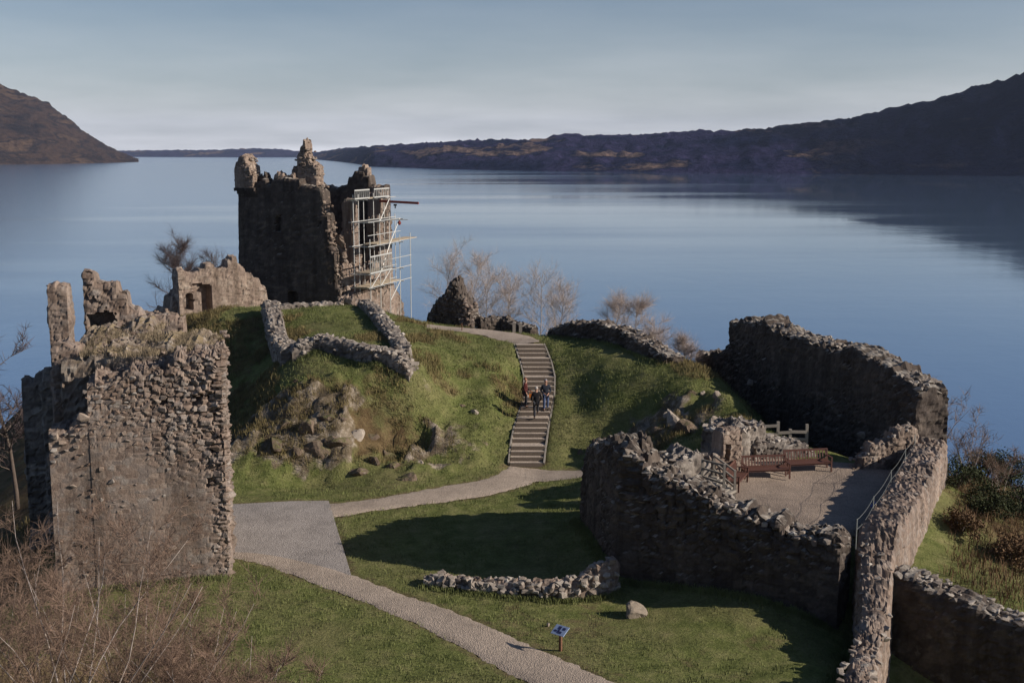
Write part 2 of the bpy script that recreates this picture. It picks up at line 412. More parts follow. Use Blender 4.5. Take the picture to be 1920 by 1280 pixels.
class MB:
    """collects simple solids for ONE part"""
    def __init__(s): s.v, s.f = [], []
    def add(s, V, Fc):
        k = len(s.v); s.v += [tuple(map(float, p)) for p in V]; s.f += [tuple(i + k for i in f) for f in Fc]; return s
    def box(s, c, size, M=None):
        x, y, z = [t / 2 for t in size]
        V = [Vector((a * x, b * y, d * z)) for a in (-1, 1) for b in (-1, 1) for d in (-1, 1)]
        if M is not None: V = [M @ p for p in V]
        V = [(p.x + c[0], p.y + c[1], p.z + c[2]) for p in V]
        return s.add(V, [(0, 1, 3, 2), (4, 6, 7, 5), (0, 4, 5, 1), (2, 3, 7, 6), (0, 2, 6, 4), (1, 5, 7, 3)])
    def beam(s, a, b, w, h, up=(0, 0, 1)):
        a, b = Vector(a), Vector(b); d = b - a; L = d.length; d.normalize()
        u = Vector(up)
        if abs(d.dot(u)) > 0.97: u = Vector((0, 1, 0))
        r = d.cross(u).normalized(); u = r.cross(d)
        M = Matrix((r, d, u)).transposed()
        return s.box((a + b) / 2, (w, L, h), M)
    def tube(s, pts, rad, n=6):
        pts = [Vector(p) for p in pts]
        rad = rad if isinstance(rad, (list, tuple)) else [rad] * len(pts)
        V, Fc = [], []
        for i, p in enumerate(pts):
            d = (pts[min(i + 1, len(pts) - 1)] - pts[max(i - 1, 0)]).normalized()
            u = Vector((0, 0, 1)) if abs(d.z) < 0.9 else Vector((1, 0, 0))
            a = d.cross(u).normalized(); b = d.cross(a)
            for k in range(n):
                t = 2 * math.pi * k / n
                V.append(p + (a * math.cos(t) + b * math.sin(t)) * rad[i])
        for i in range(len(pts) - 1):
            for k in range(n):
                Fc.append((i * n + k, i * n + (k + 1) % n, (i + 1) * n + (k + 1) % n, (i + 1) * n + k))
        Fc.append(tuple(range(n))[::-1]); Fc.append(tuple(range((len(pts) - 1) * n, len(pts) * n)))
        return s.add(V, Fc)
    def build(s, name, mat, parent=None, local=False, smooth=False):
        return mk(name, s.v, s.f, mat, parent, local=local, smooth=smooth)

# ------------------------------------------------------------------ terrain
CP = []
def cpx(*rows):
    for px, py, z in rows: CP.append(tuple(atz(px, py, z)))
def cw(*rows):
    for r in rows: CP.append(r)
cpx((450, 930, 0), (560, 925, 0), (700, 922, 0), (850, 908, 0), (600, 1000, 0), (800, 1000, 0), (1000, 950, 0), (1000, 1050, 0), (900, 1150, 0), (600, 1150, 0),
    (450, 1100, 0), (450, 1200, 0), (700, 1250, 0), (1000, 1250, 0), (1250, 1200, 0), (1450, 1200, 0), (1570, 1250, 0), (1400, 1270, 0), (1090, 890, 0), (960, 872, 0.02), (1200, 1100, 0))
cpx((480, 888, .2), (600, 872, .3), (740, 905, .1), (820, 897, .05), (925, 880, .05), (560, 740, 3.2), (700, 780, 2.3), (800, 800, 1.6), (900, 800, 1.5), (870, 760, 2.3), (830, 700, 3.8),
    (620, 800, 2.1), (530, 820, 1.5), (560, 655, 5.0), (650, 668, 4.85), (780, 704, 4.1), (940, 740, 2.8), (700, 705, 4.1), (650, 620, 5.2), (530, 582, 5.6), (690, 578, 5.5), (740, 592, 5.3), (800, 616, 5.0),
    (880, 640, 4.6), (900, 618, 4.8), (985, 630, 4.7), (975, 645, 4.45), (985, 700, 3.5), (975, 765, 2.1), (960, 800, 1.35))
cw((-16, 60, .3), (-17, 66, 1.2), (-16, 72, 4), (-20, 72, 3.2), (-21, 79, 5), (-24, 72, 1.5), (-23, 64, 0), (-26, 80, 3.8), (-32, 78, 0), (-40, 75, -8), (-30, 60, -4), (-16.3, 56, 0),
   (-14, 44, 0), (-18, 44, -.6), (-24, 45, -3), (-35, 45, -9), (-50, 50, -17), (-20, 52, -.3), (-15, 50, .1))
cw((-20, 92, 1.5), (-10, 88, .8), (-3, 83, 1.0), (4, 84, -.5), (-20, 110, .2), (-12, 116, .0), (-28, 112, -1.5), (-20, 124, -4), (-14, 128, -9), (0, 95, -9), (-6, 105, -7), (10, 95, -12), (-40, 110, -13), (-20, 140, -20), (0, 115, -20), (20, 100, -20), (-60, 100, -22))
cpx((1060, 860, .15), (1050, 800, 1.3), (1050, 760, 2.0), (1060, 680, 3.9), (1150, 750, 2.6), (1180, 845, .5), (1130, 705, 3.5), (1240, 812, 1.7), (1260, 678, 4.4), (1150, 656, 4.6), (1050, 642, 4.7), (1330, 697, 4.0), (1395, 760, 3.2), (1412, 790, 2.8), (1300, 785, 2.4), (1345, 795, 2.4))
cw((6, 73, 3.4), (10, 71, 2.5), (13.2, 67, 1.2), (18.5, 62, -.5), (12, 79, -4), (20, 73, -6), (28, 66, -10))
cw((9.5, 47, 1.7), (12, 43.5, 1.7), (13, 47, 1.7), (12.5, 50.5, 1.7), (15, 50.5, 1.75), (17, 51, 1.8), (14.6, 54.6, 1.9), (11.6, 54.6, 2.9), (12.6, 57.2, 1.2), (13.8, 60, .5), (15.6, 57.2, .4), (14.6, 63.5, .7), (17.6, 56.2, .6), (9.3, 53.5, 2.3), (8.3, 49.5, 1.7), (5.5, 50.5, .6), (7, 46.5, 1.4), (5.6, 45, 1.2), (16, 47, 1.6))
cw((17.5, 45, .5), (17.2, 38.9, .2), (15.2, 40.6, .4), (13.5, 36, -2.3), (15, 34, -2.8), (12.6, 33, -2.0), (20, 33, -3.5), (10.2, 31, .2), (9.5, 35, 0), (21.5, 55, .3), (21, 49, .2), (27, 60, -2.2), (25, 45, -1.5), (32, 45, -5), (23, 36, -3), (42, 50, -12), (55, 60, -21), (38, 70, -16), (30, 30, -4), (60, 30, -22), (19, 42, 0))
cw((0, 0, 14), (-8, 6, 11), (-6, 18, 6), (-12, 24, 4), (-10, 31, .9), (-18, 29, 1.2), (-20, 20, 4), (0, 20, 5), (2, 29, .9), (8, 20, 4.5), (12, 12, 7.5), (-32, 25, -3), (-48, 20, -13), (20, 10, 4), (0, -20, 15), (30, 0, 0), (-4, 31, .3))
for t in range(16):
    a = t / 16 * 2 * math.pi
    CP.append((150 * math.cos(a), 50 + 130 * math.sin(a), -30.0 if math.sin(a) > -0.75 else 6.0))
CPA = np.array(CP, float)
_c2 = 1.6 ** 2
def _phi(x, y):
    return np.sqrt((x[..., None] - CPA[:, 0]) ** 2 + (y[..., None] - CPA[:, 1]) ** 2 + _c2)
_K = _phi(CPA[:, 0], CPA[:, 1]) - np.eye(len(CPA)) * 0.05
_W = np.linalg.solve(_K, CPA[:, 2])
def base_h(x, y):
    x = np.asarray(x, float); y = np.asarray(y, float)
    shp = x.shape; xf, yf = x.ravel(), y.ravel(); out = np.empty(xf.shape)
    for i in range(0, len(xf), 20000):
        out[i:i + 20000] = _phi(xf[i:i + 20000], yf[i:i + 20000]) @ _W
    return out.reshape(shp)

def dens(pts, n):
    pts = np.asarray(pts, float); d = np.r_[0, np.cumsum(np.linalg.norm(np.diff(pts, axis=0), axis=1))]
    t = np.linspace(0, d[-1], n)
    return np.stack([np.interp(t, d, pts[:, k]) for k in range(pts.shape[1])], 1)
def smooth_line(pts, n, it=2):
    p = np.asarray(pts, float)
    for _ in range(it):
        q = np.empty((2 * len(p), p.shape[1])); q[0::2] = np.r_[p[:1], p[:-1] * .25 + p[1:] * .75][:len(p)]; 
        a = p[:-1] * .75 + p[1:] * .25; b = p[:-1] * .25 + p[1:] * .75
        q = np.empty((2 * len(a) + 2, p.shape[1])); q[0] = p[0]; q[1:-1:2] = a; q[2:-1:2] = b; q[-1] = p[-1]
        p = q
    return dens(p, n)

# paths: left and right edges as ground points
def ground_pts(rows, z=0.0):
    return [tuple(atz(px, py, z)[:2]) for px, py in rows]
PATHS = {
    'lower': (ground_pts([(395, 1044), (486, 1054), (607, 1100), (732, 1146), (794, 1175), (877, 1217), (986, 1280), (1090, 1345), (1180, 1420)]),
              ground_pts([(395, 1012), (520, 1028), (655, 1073), (711, 1096), (794, 1125), (857, 1146), (940, 1183), (1032, 1221), (1150, 1282), (1290, 1370), (1380, 1430)])),
    'upper': (ground_pts([(612, 947), (730, 931), (880, 903), (935, 889), (957, 868)]),
              ground_pts([(618, 973), (700, 957), (900, 931), (960, 913), (1003, 899), (1019, 868)])),
    'branch': (ground_pts([(985, 872), (1030, 877), (1100, 880), (1180, 876)]), ground_pts([(985, 899), (1030, 896), (1100, 895), (1180, 893)])),
    'apron': (ground_pts([(330, 950), (480, 946), (616, 940)]), ground_pts([(330, 1048), (480, 1046), (660, 1082)])),
}
TOPP = ([tuple(at(px, py, Y)[:2]) for px, py, Y in ((800, 612, 75), (860, 610, 75.5), (940, 612, 75), (985, 622, 72.5), (1017, 646, 70.2))],
        [tuple(at(px, py, Y)[:2]) for px, py, Y in ((800, 617, 73.2), (870, 622, 72.8), (930, 634, 71.4), (955, 641, 70.8), (968, 647, 70.2))])
# staircase edges (ground points at 58.3..70.2 m)
def stair_line(rows):
    out = []
    for px, Y in rows: out.append(((px - 960) / F * (Y * math.cos(PITCH) + 12 * math.sin(PITCH)), Y))
    return out
ST_L = stair_line([(956, 58.6), (961, 61.0), (971, 62.6), (982, 64.2), (987, 65.8), (981, 67.6), (966, 70.2)])
ST_R = stair_line([(1018, 58.6), (1024, 61.0), (1029, 62.6), (1036, 64.2), (1040, 65.8), (1036, 67.6), (1018, 70.2)])
N_STEP = 24
step_len = np.array([1.0, 1, 1, 1.9, 1, 1, 1, 1, 1.7, 1, 1, 1, 1.9, 1, 1, 1, 1.6, 1, 1, 1, 1.7, 1, 1, 1.2])
st_t = np.r_[0, np.cumsum(step_len)] / step_len.sum()
SL = np.array(smooth_line(ST_L, 200)); SR = np.array(smooth_line(ST_R, 200))
ST_TOP = 4.5
def stair_z(t):           # tread height at parameter t
    k = np.clip(np.searchsorted(st_t, t, side='right'), 1, N_STEP)
    return k * ST_TOP / N_STEP

def inside(px, py, poly):
    c = np.zeros(px.shape, bool); j = len(poly) - 1
    for i in range(len(poly)):
        xi, yi = poly[i]; xj, yj = poly[j]
        if yi != yj:
            c ^= ((yi > py) != (yj > py)) & (px < (xj - xi) * (py - yi) / (yj - yi) + xi)
        j = i
    return c
def poly_dist(x, y, poly):
    d = np.full(x.shape, 1e9)
    P = np.array(poly)
    for i in range(len(P)):
        a, b = P[i], P[(i + 1) % len(P)]
        ab = b - a; L2 = max(ab @ ab, 1e-9)
        t = np.clip(((x - a[0]) * ab[0] + (y - a[1]) * ab[1]) / L2, 0, 1)
        d = np.minimum(d, np.hypot(x - a[0] - t * ab[0], y - a[1] - t * ab[1]))
    return np.where(inside(x, y, poly), -d, d)
POLY = {k: a + b[::-1] for k, (a, b) in PATHS.items()}
POLY['top'] = TOPP[0] + TOPP[1][::-1]
STPOLY = [tuple(p) for p in SL[::20]] + [tuple(SL[-1])] + [tuple(p) for p in SR[::-20]] + [tuple(SR[0])]
TERRACE = [(8.2, 46.6), (12.3, 42.0), (17.6, 51.2), (15.4, 52.0), (10.2, 52.2), (9.2, 50.2)]

def ground_full(x, y):
    """terrain with its fine relief, plus masks"""
    z = base_h(x, y)
    dp = np.full(x.shape, 1e9)
    for k in ('lower', 'upper', 'branch', 'apron', 'top'): dp = np.minimum(dp, poly_dist(x, y, POLY[k]))
    ds = poly_dist(x, y, STPOLY)
    dt = poly_dist(x, y, TERRACE)
    flat = np.clip(np.minimum(np.minimum(dp, ds), dt) / 0.8, 0, 1)
    zs = np.clip(z, 0, 1)
    slope_zone = np.clip(z / 1.2, 0, 1) * np.clip((5.0 - z) / 1.0, 0, 1) * np.clip((y - 52) / 4, 0, 1)
    rock_a = np.exp(-(((x + 9.6) / 6.4) ** 2 + ((y - 59.3) / 2.1) ** 2))
    rock_b = np.exp(-(((x - 7.8) / 2.8) ** 2 + ((y - 59.3) / 1.7) ** 2))
    rough = np.clip(rock_a * 1.2 + rock_b, 0, 1)
    amp = 0.05 + 0.10 * slope_zone + 0.55 * rough + 0.35 * np.clip((-x - 14) / 4, 0, 1) * np.clip((y - 55) / 4, 0, 1) + 0.35 * np.clip((x - 18) / 4, 0, 1)
    amp = amp * np.clip(z / 0.8 + 0.15, 0.15, 1) + 0.25 * np.clip((33 - y) / 6, 0, 1)
    n = fbm(x * 0.55, y * 0.55, 3.1, 5, 5, 0.55)
    rid = 1 - np.abs(fbm(x * 0.8, y * 0.5, 7.7, 3, 9))
    crag_n = fbm(x * 0.42 + 3, y * 0.42, 2.2, 2, 41) + 0.35 * fbm(x * 1.7, y * 1.7, 5.0, 3, 43)
    crag = np.clip(rough * 1.9, 0, 1) * np.clip((crag_n + 0.36) * 2.4, 0, 1) * flat
    z = z + crag * (0.42 + 0.30 * (1 - np.abs(fbm(x * 1.1, y * 1.1, 8.0, 4, 47)) * 2)) + flat * (amp * 0.7 * n + rough * 0.35 * (rid - 0.6)) + flat * 0.025 * fbm(x * 2.5, y * 2.5, 1.0, 3, 11)
    # the banks run with the stairs; a bed is cut under them and the laid surfaces
    ym = (SL[:, 1] + SR[:, 1]) / 2
    zl = np.interp(y, np.r_[ym[0] - .25, ym], np.r_[0.0, stair_z(np.linspace(0, 1, 200)) - 0.04])
    w_ = np.clip(1 - np.maximum(ds, 0) / np.where(x > 1.6, 3.0, 2.0), 0, 1); w_ = w_ * w_ * (3 - 2 * w_) * np.clip((y - ym[0] + .3) / .5, 0, 1)
    z = z * (1 - w_) + (zl + 0.10 * np.clip(ds, 0, 1)) * w_
    z = np.where((ds < 0.12) & (y > ym[0]), z - 0.40 * np.clip((0.12 - ds) / 0.25, 0, 1), z)
    z = np.where(dp < 0.0, z - 0.05, z)
    worn = np.exp(-(np.maximum(dp, 0) / 0.55) ** 2) * 0.62
    worn = np.maximum(worn, np.exp(-(np.maximum(ds, 0) / 0.4) ** 2) * 0.55)
    worn = np.maximum(worn, np.clip(fbm(x * .35, y * .35, 6.6, 3, 61) - .25, 0, .55) * (z < 1.0))
    dry = np.clip(rough * 0.72, 0, 1)
    dry = np.maximum(dry, np.clip(fbm(x * .28, y * .28, 9.1, 4, 67) * .8, 0, .5) * np.clip(z / 1.5, 0, 1))
    dry = np.maximum(dry, np.clip((x - 17.5) / 5, 0, .62) * (y > 33))
    dry = np.maximum(dry, np.clip((30.5 - y) / 3.5, 0, 0.9))
    dry = np.maximum(dry, np.clip((-x - 13) / 6, 0, .45) * (y > 55) * (y < 76))
    dry = np.maximum(dry, np.clip((-x - 18.5) / 3, 0, .7))
    global ROCKM
    ROCKM = np.clip(crag * 1.3 - 0.25 + 0.5 * fbm(x * 2.2, y * 2.2, 1.0, 3, 53), 0, 1) * (crag > .15)
    return z, dry, worn
def H(x, y):
    return float(base_h(np.array([float(x)]), np.array([float(y)]))[0])

gx = np.r_[np.linspace(-150, -34, 36), np.arange(-32, -22, .6), np.arange(-22, 22, .22), np.arange(22, 34, .6), np.linspace(35, 150, 36)]
gy = np.r_[np.linspace(-80, 10, 30), np.arange(11, 30, .6), np.arange(30, 82, .22), np.arange(82, 132, .8), np.linspace(134, 180, 16)]
GX, GY = np.meshgrid(gx, gy, indexing='ij')
GZ, GD, GW = ground_full(GX, GY)
GR_ = ROCKM.copy()
ni, nj = GX.shape
idx = np.arange(ni * nj).reshape(ni, nj)
quads = np.stack([idx[:-1, :-1], idx[1:, :-1], idx[1:, 1:], idx[:-1, 1:]], -1).reshape(-1, 4)
tag(mk('ground', np.stack([GX, GY, GZ], -1).reshape(-1, 3), quads, 'ground', attrs={'dry': GD, 'worn': GW, 'rock': GR_}, smooth=True), 'grassy castle mound and courtyard sloping down to the loch', kind='structure')
def gz(x, y):
    return float(ground_full(np.array([float(x)]), np.array([float(y)]))[0][0])

# ------------------------------------------------------------------ loch, far hills
bw = 14000
wv = [(-bw, -3000, ZW), (bw, -3000, ZW), (bw, bw, ZW), (-bw, bw, ZW)]
tag(mk('loch_water', wv, [(0, 1, 2, 3)], 'loch_water'), 'calm blue loch with a pale sheen', kind='structure')
def far_hill(name, label, shore, ridge, back, mat, seed, rough=0.05, ncol=260, nrow=46, bulge=1.0):
    sx = np.array([s[0] for s in shore], float); sd = np.array([HC - ZW] * len(shore)) / np.array([-(ray(p, q)[2] / ray(p, q)[1]) for p, q in shore])
    rx = np.array([r[0] for r in ridge], float); ry = np.array([r[1] for r in ridge], float)
    cols = np.linspace(sx[0], sx[-1], ncol)
    D = np.interp(cols, sx, sd); RY = np.interp(cols, rx, ry)
    V = np.zeros((ncol, nrow, 3))
    for j in range(nrow):
        r = j / (nrow - 1) * 1.7
        dd = D * (1 + back * r)
        zr = np.array([at(c, q, d * (1 + back))[2] for c, q, d in zip(cols, RY, D)])
        X = (cols - 960) / F * dd / math.cos(PITCH) * math.cos(PITCH)
        prof = math.sin(min(r, 1.0) * math.pi / 2) ** bulge if r <= 1 else 1 - 0.45 * (r - 1) ** 2
        hgt = (zr - ZW)
        env = min(1.0, 6 * r) * (1 if r < 0.93 else 0.45)
        nz = fbm(X / 260.0, dd / 260.0, seed, 5, seed, 0.55) * rough * 1.6 * env
        tr = np.abs(fbm(X / 30.0, dd / 30.0, seed + 3, 3, seed + 4)) * 9.0 * min(1, 8 * r)
        V[:, j, 0] = X; V[:, j, 1] = dd; V[:, j, 2] = ZW - 2 + (hgt + 2) * prof * (1 + nz) + tr
    ii = np.arange(ncol * nrow).reshape(ncol, nrow)
    q = np.stack([ii[:-1, :-1], ii[1:, :-1], ii[1:, 1:], ii[:-1, 1:]], -1).reshape(-1, 4)
    tag(mk(name, V.reshape(-1, 3), q, mat, smooth=True), label, kind='structure')
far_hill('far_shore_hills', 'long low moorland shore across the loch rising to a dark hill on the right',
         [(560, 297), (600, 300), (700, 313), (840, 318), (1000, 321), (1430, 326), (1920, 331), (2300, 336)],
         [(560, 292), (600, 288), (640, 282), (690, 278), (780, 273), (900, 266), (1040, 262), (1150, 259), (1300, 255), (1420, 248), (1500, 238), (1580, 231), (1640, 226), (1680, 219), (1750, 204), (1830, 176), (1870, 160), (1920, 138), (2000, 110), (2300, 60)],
         0.42, 'hazy_moor_hill', 3, rough=0.10)
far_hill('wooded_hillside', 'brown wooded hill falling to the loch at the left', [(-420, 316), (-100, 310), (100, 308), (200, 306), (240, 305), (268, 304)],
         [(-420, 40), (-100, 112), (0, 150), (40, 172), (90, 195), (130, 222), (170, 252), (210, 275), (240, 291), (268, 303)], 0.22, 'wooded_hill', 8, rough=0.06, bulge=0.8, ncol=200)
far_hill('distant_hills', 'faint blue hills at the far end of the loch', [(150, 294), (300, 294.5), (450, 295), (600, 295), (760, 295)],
         [(150, 286), (265, 284), (330, 283), (420, 283), (480, 280), (530, 281), (560, 285), (620, 288), (700, 287), (760, 290)], 0.12, 'hazy_moor_hill', 12, rough=0.03, ncol=160, nrow=24)

# ------------------------------------------------------------------ laid paths
def strip(name, left, right, mat, lift, n=80, m=10, hfun=None, label=None, wob=0.11):
    A, B = smooth_line(left, n), smooth_line(right, n)
    V = np.zeros((n, m + 1, 3))
    for k in range(m + 1):
        t = k / m
        p = A * (1 - t) + B * t
        if k in (0, m):
            w = fbm(p[:, 0] * 2.4, p[:, 1] * 2.4, 5.0 + k, 4, 21) * wob
            d = (B - A); d /= np.linalg.norm(d, axis=1)[:, None]
            p = p + d * w[:, None]
        V[:, k, :2] = p
        V[:, k, 2] = base_h(p[:, 0], p[:, 1]) + lift + 0.02 * math.sin(math.pi * t)
    V[:, 0, 2] -= 0.03; V[:, m, 2] -= 0.03
    ii = np.arange(n * (m + 1)).reshape(n, m + 1)
    q = np.stack([ii[:-1, :-1], ii[1:, :-1], ii[1:, 1:], ii[:-1, 1:]], -1).reshape(-1, 4)
    o = mk(name, V.reshape(-1, 3), q, mat, smooth=True)
    return tag(o, label, kind='structure')
strip('gravel_path', *PATHS['lower'], 'gravel_tan', 0.012, n=140, label='tan gravel path curving across the lawn')
strip('gravel_path', *PATHS['upper'], 'gravel_tan', 0.018, n=90, label='tan gravel path leading to the foot of the steps')
strip('gravel_path', *PATHS['branch'], 'gravel_tan', 0.024, n=40, label='short gravel path passing behind the dark wall')
strip('gravel_path', *TOPP, 'gravel_tan', 0.02, n=60, label='gravel path at the head of the steps')
strip('paved_apron', *PATHS['apron'], 'gravel_grey', 0.030, n=60, wob=0.02, label='grey surfaced apron beside the tall ruin')
# gravelled terrace inside the shell wall
tg = np.array(TERRACE); cx0, cy0 = tg.mean(0)
def terrace_sheet():
    xs = np.arange(7, 20, .3); ys = np.arange(41, 54, .3)
    X, Y = np.meshgrid(xs, ys, indexing='ij')
    ok = inside(X, Y, [((p[0] - cx0) * 1.10 + cx0, (p[1] - cy0) * 1.10 + cy0) for p in TERRACE])
    Z = base_h(X, Y) + 0.02 + 0.02 * fbm(X, Y, 2.0, 3, 31)
    ii = np.arange(X.size).reshape(X.shape); V = np.stack([X, Y, Z], -1).reshape(-1, 3)
    fs = []
    for i in range(X.shape[0] - 1):
        for j in range(X.shape[1] - 1):
            if ok[i, j] and ok[i + 1, j] and ok[i, j + 1] and ok[i + 1, j + 1]:
                fs.append((int(ii[i, j]), int(ii[i + 1, j]), int(ii[i + 1, j + 1]), int(ii[i, j + 1])))
    tag(mk('gravel_terrace', V, fs, 'gravel_brown', smooth=True), 'brown gravel terrace in front of the benches', kind='structure')
terrace_sheet()

# ------------------------------------------------------------------ masonry
def wall(name, parent, path, thick, top, bot, mat, ds=.13, dz=.13, cwid=.42, chgt=.26, relief=.05, rag=.14, batter=.03, niches=(), rfun=None, seed=1, top_bulge=0.06, wfun=None):
    """ruined wall: path runs left to right as seen from its front; top = [(fraction of length or metres, z)]"""
    P = np.array(path, float)
    sd = np.r_[0, np.cumsum(np.linalg.norm(np.diff(P, axis=0), axis=1))]
    L = sd[-1]; n = max(6, int(L / ds) + 1)
    S = np.linspace(0, L, n)
    C = np.stack([np.interp(S, sd, P[:, 0]), np.interp(S, sd, P[:, 1])], 1)
    T = np.gradient(C, axis=0); k = max(1, int(0.5 / ds))
    if len(P) > 2 and n > 4 * k:
        ker = np.ones(2 * k + 1) / (2 * k + 1)
        T = np.stack([np.convolve(np.pad(T[:, i], k, mode='edge'), ker, 'valid') for i in (0, 1)], 1)
    T /= np.linalg.norm(T, axis=1)[:, None]
    N = np.stack([T[:, 1], -T[:, 0]], 1)
    ts = np.array([t[0] for t in top], float); tz = np.array([t[1] for t in top], float)
    zz = np.zeros(n)
    # the head breaks off stone by stone: flat steps of uneven width
    wst = cwid * 1.15
    col_ = np.floor(S / wst + 0.35 * fbm(S * 0.7, zz + seed, zz, 2, seed + 2))
    Sc = np.clip((col_ + 0.5) * wst, 0, L)
    ZT = 0.75 * np.interp(Sc, ts, tz) + 0.25 * np.interp(S, ts, tz)
    ZT = ZT + rag * ((_h(col_, zz, zz, seed) - 0.5) * 1.0 + (_h(np.floor(S / (cwid * 0.5)), zz + 3, zz, seed) - 0.5) * 0.45) + rag * 0.6 * fbm(S * 1.9, zz + seed, zz, 3, seed)
    if callable(bot): ZB = np.asarray(bot(C[:, 0], C[:, 1]))
    else: ZB = np.full(n, float(bot))
    ZT = np.maximum(ZT, ZB + 0.08)
    TH = thick if wfun is None else thick * wfun(S / L)  # may taper
    TH = np.full(n, TH) if np.isscalar(TH) else TH
    nv = max(3, int((ZT.max() - ZB.min()) / dz)); nt = max(4, int(thick / ds))
    ring = 2 * (nv + 1) + (nt - 1)
    V = np.zeros((n, ring, 3)); tint = np.zeros((n, ring)); jn = np.zeros((n, ring))
    Hn = ZT - ZB; z_lo = ZB.min()
    LV = np.linspace(z_lo, ZT.max(), nv + 1)
    def rel(u, v, seed2, z_):
        wu = u + cwid * 0.9 * fbm(u * 0.55, v * 0.55, 1.5, 2, seed2 + 7); wv2 = v + chgt * 0.9 * fbm(u * 0.55, v * 0.55, 6.5, 2, seed2 + 8)
        e, i, tl = cells(wu / cwid, wv2 / chgt, seed2)
        g = relief if rfun is None else relief * rfun(u, z_)
        g = g * (0.40 + 0.85 * np.clip(fbm(u * 0.45, v * 0.45, 3.3, 3, seed2 + 9) * 0.9 + 0.55, 0, 1))
        d = g * (np.clip(e * 4.5, 0, 1) - 0.6) + g * (i - 0.5) * 0.9 + g * 1.5 * tl + g * 0.5 * fbm(u * 4, v * 4, seed2, 3, seed2)
        return d, i, 1 - np.clip(e * 4.0, 0, 1)
    for j in range(nv + 1):
        z = np.clip(LV[j], ZB, ZT)
        wob_u = S + 0.10 * fbm(S * 2, z * 2, 4.0, 2, seed)
        rnd = 0.10 * np.exp(-(ZT - z) / 0.10)
        for side in (1, -1):
            d, i, e = rel(wob_u, z + (0 if side > 0 else 57), seed, z)
            off = TH / 2 + batter * (ZT - z) - rnd + d
            if side > 0:
                for (s0, s1, z0, z1, dep) in niches:
                    wv_ = 0.06 * fbm(S * 5, z * 5, 1.0, 2, seed)
                    off = off - np.where((S > s0 + wv_) & (S < s1 + wv_) & (z > z0 + wv_) & (z < z1 + wv_), dep, 0)
            kk = j if side > 0 else ring - 1 - j
            V[:, kk, 0] = C[:, 0] + side * N[:, 0] * off; V[:, kk, 1] = C[:, 1] + side * N[:, 1] * off; V[:, kk, 2] = z
            tint[:, kk] = i; jn[:, kk] = e
    for k2 in range(1, nt):
        a = 1 - 2 * k2 / nt
        d, i, e = rel(S, a * TH / 2 + 91 + 0 * S, seed, ZT)
        kk = nv + k2
        off = a * (TH / 2 - 0.04)
        V[:, kk, 0] = C[:, 0] + N[:, 0] * off; V[:, kk, 1] = C[:, 1] + N[:, 1] * off
        V[:, kk, 2] = ZT + top_bulge * (1 - a * a) + d * 1.5 + rag * 0.35 * fbm(S * 2, off * 2, 9.0, 3, seed)
        tint[:, kk] = i; jn[:, kk] = e
    ii = np.arange(n * ring).reshape(n, ring)
    faces = [np.stack([ii[:-1, :-1], ii[1:, :-1], ii[1:, 1:], ii[:-1, 1:]], -1).reshape(-1, 4)]
    VV = [V.reshape(-1, 3)]; TT = [tint.ravel()]; JJ = [jn.ravel()]
    base = n * ring
    for end, st in ((0, -1), (n - 1, 1)):
        E = np.zeros((nv, nt + 1), int)
        rows = np.arange(nv)
        E[:, 0] = ii[end, :nv]; E[:, nt] = ii[end, ring - 1 - rows]
        extra = np.zeros((nv, nt - 1, 3)); et = np.zeros((nv, nt - 1)); ej = np.zeros((nv, nt - 1))
        A, B = V[end, :nv], V[end, ring - 1 - rows]
        for k2 in range(1, nt):
            t = k2 / nt
            p = A * (1 - t) + B * t
            d, i, e = rel(np.full(nv, t * TH[end]) + 33 * st, p[:, 2], seed, p[:, 2])
            d = d + 0.12 * fbm(p[:, 2] * 1.5, np.full(nv, t * 2.0), 3.0, 3, seed + 5) * (relief / 0.05)
            p = p.copy(); p[:, 0] += st * T[end, 0] * d; p[:, 1] += st * T[end, 1] * d
            extra[:, k2 - 1] = p; et[:, k2 - 1] = i; ej[:, k2 - 1] = e
        E[:, 1:nt] = base + np.arange(nv * (nt - 1)).reshape(nv, nt - 1)
        base += nv * (nt - 1)
        VV.append(extra.reshape(-1, 3)); TT.append(et.ravel()); JJ.append(ej.ravel())
        G = np.vstack([E, ii[end, nv:nv + nt + 1][None, :]])
        faces.append(np.stack([G[:-1, :-1], G[1:, :-1], G[1:, 1:], G[:-1, 1:]], -1).reshape(-1, 4))
    return mk(name, np.vstack(VV), np.vstack(faces), mat, parent, attrs={'tint': np.concatenate(TT), 'joint': np.concatenate(JJ)})

# stones: a bank of angular hulls shared by all pieces
BANK = {}
def hull(seed, boxy=0.75, k=13):
    rg = random.Random(seed); bm = bmesh.new()
    for _ in range(k):
        p = Vector((rg.uniform(-1, 1), rg.uniform(-1, 1), rg.uniform(-1, 1)))
        m_ = max(abs(p.x), abs(p.y), abs(p.z)); p = p / m_ * (0.5 * rg.uniform(0.8, 1.0)) * (boxy + (1 - boxy) * m_ / max(p.length, 1e-6))
        bm.verts.new(p)
    r_ = bmesh.ops.convex_hull(bm, input=bm.verts)
    junk = [v for v in bm.verts if not v.link_faces]
    bmesh.ops.delete(bm, geom=junk, context='VERTS')
    return bm
for mname in ('stone', 'brown_stone'):
    BANK[mname] = []
    for s_ in range(14):
        bm = hull(100 + s_); me = bpy.data.meshes.new('stone'); bm.to_mesh(me); bm.free(); me.materials.append(MAT[mname]); BANK[mname].append(me)
HULLS = []
for s_ in range(14):
    bm = hull(300 + s_); bm.verts.index_update()
    HULLS.append((np.array([v.co[:] for v in bm.verts]), [[v.index for v in f.verts] for f in bm.faces])); bm.free()
